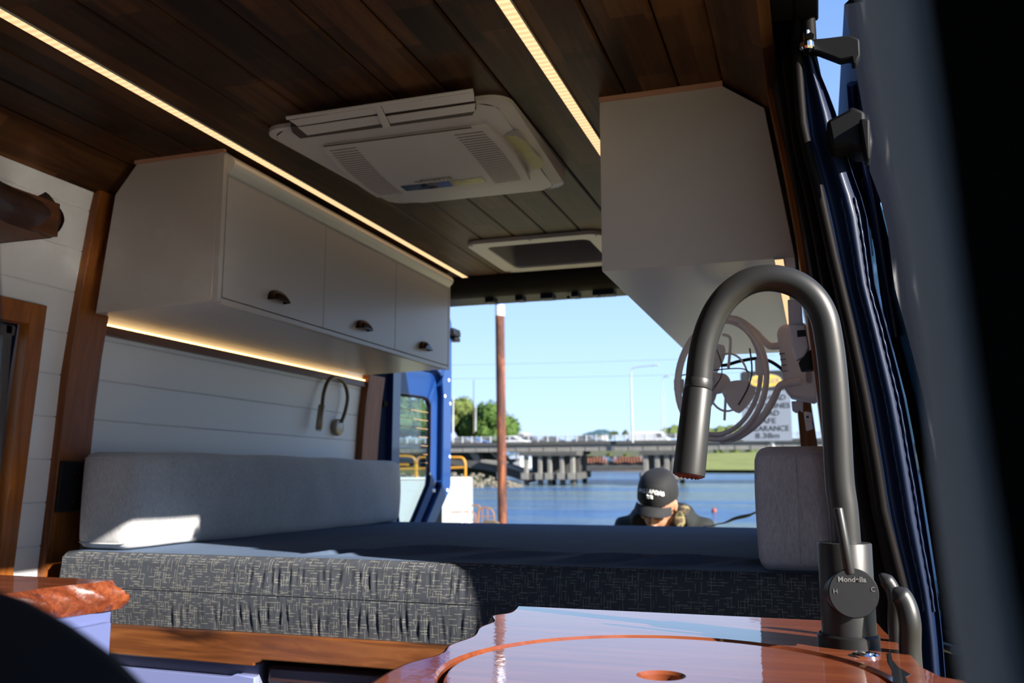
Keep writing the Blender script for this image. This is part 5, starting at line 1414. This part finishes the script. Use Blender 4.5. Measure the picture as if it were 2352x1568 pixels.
hips = Vector((hc.x+.02, 4.30, -.82)); chest = Vector((hc.x+.005, 4.14, -.33)); neckb = Vector((hc.x, 4.06, -.19))
b.tube([nb+Vector((0, 0, .04)), neckb, neckb+Vector((0, .02, -.05))], [.050, .055, .07], 16)
b.tube([neckb, chest, (chest+hips)/2, hips], [.10, .15, .13, .14], 18)
HL = []
for s_ in (-1, 1):
    sh_ = Vector((hc.x+s_*.165, 4.10, -.235)); el = Vector((hc.x+s_*.23, 3.98, -.50)); wr_ = Vector((hc.x+s_*.13, 3.72, -.52)); hand = wr_+Vector((-s_*.03, -.075, -.015))
    b.tube([neckb, sh_, (sh_+el)/2, el, (el+wr_)/2, wr_, hand], [.06, .052, .044, .037, .034, .024, .020], 14)
    b.ball((wr_+hand)/2+Vector((0, -.02, 0)), (.040, .048, .015), 14, 10)
    for k in range(4):
        o_ = hand+Vector(((k-1.5)*.020, -.012, 0)); ln = (.060, .072, .068, .052)[k if s_ > 0 else 3-k]
        b.tube([o_, o_+Vector((0, -ln*.45, .002)), o_+Vector((0, -ln*.8, -.012)), o_+Vector((0, -ln, -.030))], [.0095, .009, .008, .007], 10)
    o_ = wr_+Vector((-s_*.035, -.03, 0)); b.tube([o_, o_+Vector((-s_*.028, -.022, -.004)), o_+Vector((-s_*.040, -.050, -.010))], [.012, .011, .008], 10)
    hp = hips+Vector((s_*.09, 0, -.02)); kn = Vector((hc.x+s_*.11, 4.18, -1.28)); an = Vector((hc.x+s_*.11, 4.30, -1.67))
    b.tube([hp, (hp+kn)/2, kn, (kn*.6+an*.4), an], [.085, .072, .052, .050, .036], 14)
    b.ball(an+Vector((0, -.07, -.045)), (.042, .12, .035), 14, 10)
bo = b.build('body', M['skin'], pr, smooth=180, weld=False)
r_ = bo.modifiers.new('remesh', 'REMESH'); r_.mode = 'VOXEL'; r_.voxel_size = .0055; r_.use_smooth_shade = True
s2 = bo.modifiers.new('smooth', 'SMOOTH'); s2.factor = .5; s2.iterations = 3
# eyes, brows, beard shade
for s_ in (-1, 1):
    b = MB(); b.ball(H(s_*.029, -.083, -.004), (.0105, .008, .008), 12, 8, R4); b.build('eye', M['carw'], pr, smooth=60)
b = MB(); b.grid(lambda u, v: H(.0775*sin(pi*(.60+.80*u))*-1.03*1.0, .093*-cos(pi*(.60+.80*u))*1.02*1.0 + .004, -.055+.07*v), 16, 4)
b.build('hair', plain('dark_hair', (.03, .02, .014), .8), pr, smooth=60)
# hoodie
b = MB()
b.tube([neckb+Vector((0, .01, -.02)), chest, (chest+hips)/2, hips+Vector((0, 0, -.05))], [.135, .185, .170, .180], 20)
for s_ in (-1, 1):
    sh_ = Vector((hc.x+s_*.165, 4.10, -.235)); el = Vector((hc.x+s_*.23, 3.98, -.50)); wr_ = Vector((hc.x+s_*.14, 3.75, -.52))
    b.tube([neckb+Vector((0, .02, -.01)), sh_, (sh_+el)/2, el, (el+wr_)/2, wr_], [.07, .078, .066, .056, .050, .038], 16)
b.tube(smoothpath([neckb+Vector((-.09, -.06, .00)), neckb+Vector((-.105, .02, .03)), neckb+Vector((-.05, .09, .05)), neckb+Vector((.05, .09, .05)), neckb+Vector((.105, .02, .035)), neckb+Vector((.09, -.06, .00))], 6), .038, 12)
ho = b.build('hoodie', M['hood'], pr, smooth=180, weld=False)
r_ = ho.modifiers.new('remesh', 'REMESH'); r_.mode = 'VOXEL'; r_.voxel_size = .012; r_.use_smooth_shade = True
s2 = ho.modifiers.new('smooth', 'SMOOTH'); s2.factor = .5; s2.iterations = 5
b = MB(); b.tube(smoothpath([neckb+Vector((.060, -.070, -.02)), neckb+Vector((.090, -.03, .030)), neckb+Vector((.085, .03, .045)), neckb+Vector((.04, .08, .045))], 6), [.022, .03, .034, .036, .036, .036, .036, .036, .036, .036, .036, .036, .034, .034, .034, .034, .03, .026, .02], 12, flat=.8)
b.build('hood_lining', M['camo'], pr, smooth=60)
b = MB()
for s_ in (-1, 1):
    hp = hips+Vector((s_*.09, 0, .02)); kn = Vector((hc.x+s_*.11, 4.18, -1.28)); an = Vector((hc.x+s_*.11, 4.30, -1.66))
    b.tube([hp, (hp+kn)/2, kn, (kn*.6+an*.4), an], [.115, .095, .072, .068, .058], 16)
b.ball(hips, (.185, .14, .14), 18, 12)
je = b.build('trousers', M['jean'], pr, smooth=180, weld=False)
r_ = je.modifiers.new('remesh', 'REMESH'); r_.mode = 'VOXEL'; r_.voxel_size = .014; r_.use_smooth_shade = True
for s_ in (-1, 1):
    b = MB(); an = Vector((hc.x+s_*.11, 4.30, -1.67)); b.ball(an+Vector((0, -.07, -.035)), (.052, .14, .045), 16, 10); b.build('shoe', M['rubber'], pr, smooth=60)
# cap
cp = MB()
def crown(u, v):
    a = 2*pi*u; p = v*pi/2*1.0
    zc = .108*sin(p)**.9; rr2 = cos(p)**.62 if v < 1 else 0
    return H(.0865*rr2*cos(a), .006+.103*rr2*sin(a), .030+zc)
cp.grid(crown, 48, 14); cr_ = cp.build('cap', M['capb'], pr, smooth=60)
b = MB(); b.grid(lambda u, v: (lambda a, p: H(.0885*cos(p)**.60*cos(a), .005+.1065*cos(p)**.60*sin(a), .030+.108*sin(p)**.9))(-pi/2+(u-.5)*1.9, v*.94), 24, 12); b.build('front_panel', M['capf'], cr_, smooth=60)
b = MB()
def brim(u, v, o=0):
    a = -pi/2+(u-.5)*2.1; r = 1+.72*v*cos((u-.5)*2.6)**.7
    x = .0885*cos(a)*(1+.10*v); y = .004+.106*sin(a)-.040*v*cos((u-.5)*2.5)**.6
    return H(x, y, .030-.012*v-.24*x*x/.0885*1.0-.012*v*v+o)
b.grid(lambda u, v: brim(u, v), 28, 8); b.grid(lambda u, v: brim(u, v, -.003), 28, 8); b.build('brim', M['capf'], cr_, smooth=60)
# arched print on the crown: curve letters over the surface
b = MB(); word = 'BILLABONG'
for i, ch in enumerate(word):
    vs, fs = textmesh(ch, .022, extrude=.0004, bold=.0010); t_ = (i-4)/4
    a0 = -pi/2+t_*.64
    out_ = []
    for v in vs:
        a = a0+v.x/.098*1.0; hgt = .047+.012*(1-t_*t_)+v.y*.95
        p = math.asin(min(1, max(0, hgt/.108))**(1/.9)); rr2 = cos(p)**.60
        out_.append(H((.0885*rr2+.0012)*cos(a), .005+(.1065*rr2+.0016)*sin(a), .030+hgt))
    b.add(out_, fs)
for dz in (0.040, .048):
    pts_ = []
    for i in range(9):
        t_ = (i/8-.5); a = -pi/2+t_*.30; hgt = dz+.0018*sin(t_*9)
        p = math.asin((hgt/.108)**(1/.9)); rr2 = cos(p)**.60; pts_.append(H((.0885*rr2+.0012)*cos(a), .005+(.1065*rr2+.0016)*sin(a), .030+hgt))
    b.tube(pts_, .0028, 6)
b.build('print', M['whiteprint'], cr_)
# ================================================================== CAMERA, LIGHT, RENDER
cam = bpy.data.cameras.new('camera'); co = bpy.data.objects.new('camera', cam); COL.objects.link(co)
cam.sensor_width = 36; cam.sensor_fit = 'HORIZONTAL'; cam.lens = FPX/2352*36; cam.clip_start = .01; cam.clip_end = 3000
mat = Matrix((_r, _u, -_w)).transposed(); co.matrix_world = Matrix.Translation((0, 0, CZ)) @ mat.to_4x4()
cam.dof.use_dof = True; cam.dof.focus_distance = 1.18; cam.dof.aperture_fstop = 8.0
S.camera = co
sun = bpy.data.lights.new('sun', 'SUN'); so = bpy.data.objects.new('sun', sun); COL.objects.link(so)
SD = Vector((-.935, .355, -.495)).normalized()
so.rotation_euler = SD.to_track_quat('-Z', 'Y').to_euler(); sun.energy = 18.0; sun.angle = radians(.6); sun.color = (1.0, .93, .84)
w = bpy.data.worlds.new('sky'); S.world = w; w.use_nodes = True; nt = w.node_tree; nt.nodes.clear()
tc = nt.nodes.new('ShaderNodeTexCoord'); sp = nt.nodes.new('ShaderNodeSeparateXYZ'); cr = nt.nodes.new('ShaderNodeValToRGB')
bg = nt.nodes.new('ShaderNodeBackground'); ou = nt.nodes.new('ShaderNodeOutputWorld')
nt.links.new(tc.outputs['Generated'], sp.inputs[0]); nt.links.new(sp.outputs[2], cr.inputs[0]); nt.links.new(cr.outputs[0], bg.inputs[0]); nt.links.new(bg.outputs[0], ou.inputs[0])
e = cr.color_ramp.elements; e[0].position = 0.0; e[0].color = (.86, 1.08, 1.40, 1); e[1].position = 1.0; e[1].color = (.10, .24, .66, 1)
for p, c in ((.10, (.66, .98, 1.38, 1)), (.24, (.46, .74, 1.25, 1)), (.46, (.27, .49, 1.0, 1))):
    x = e.new(p); x.color = c
bg.inputs[1].default_value = 1.0
S.cycles.blur_glossy = 0.0; S.cycles.sample_clamp_indirect = 0.0
S.view_settings.view_transform = 'Standard'; S.view_settings.look = 'None'; S.view_settings.exposure = 0; S.view_settings.gamma = 1
S.view_settings.use_curve_mapping = False
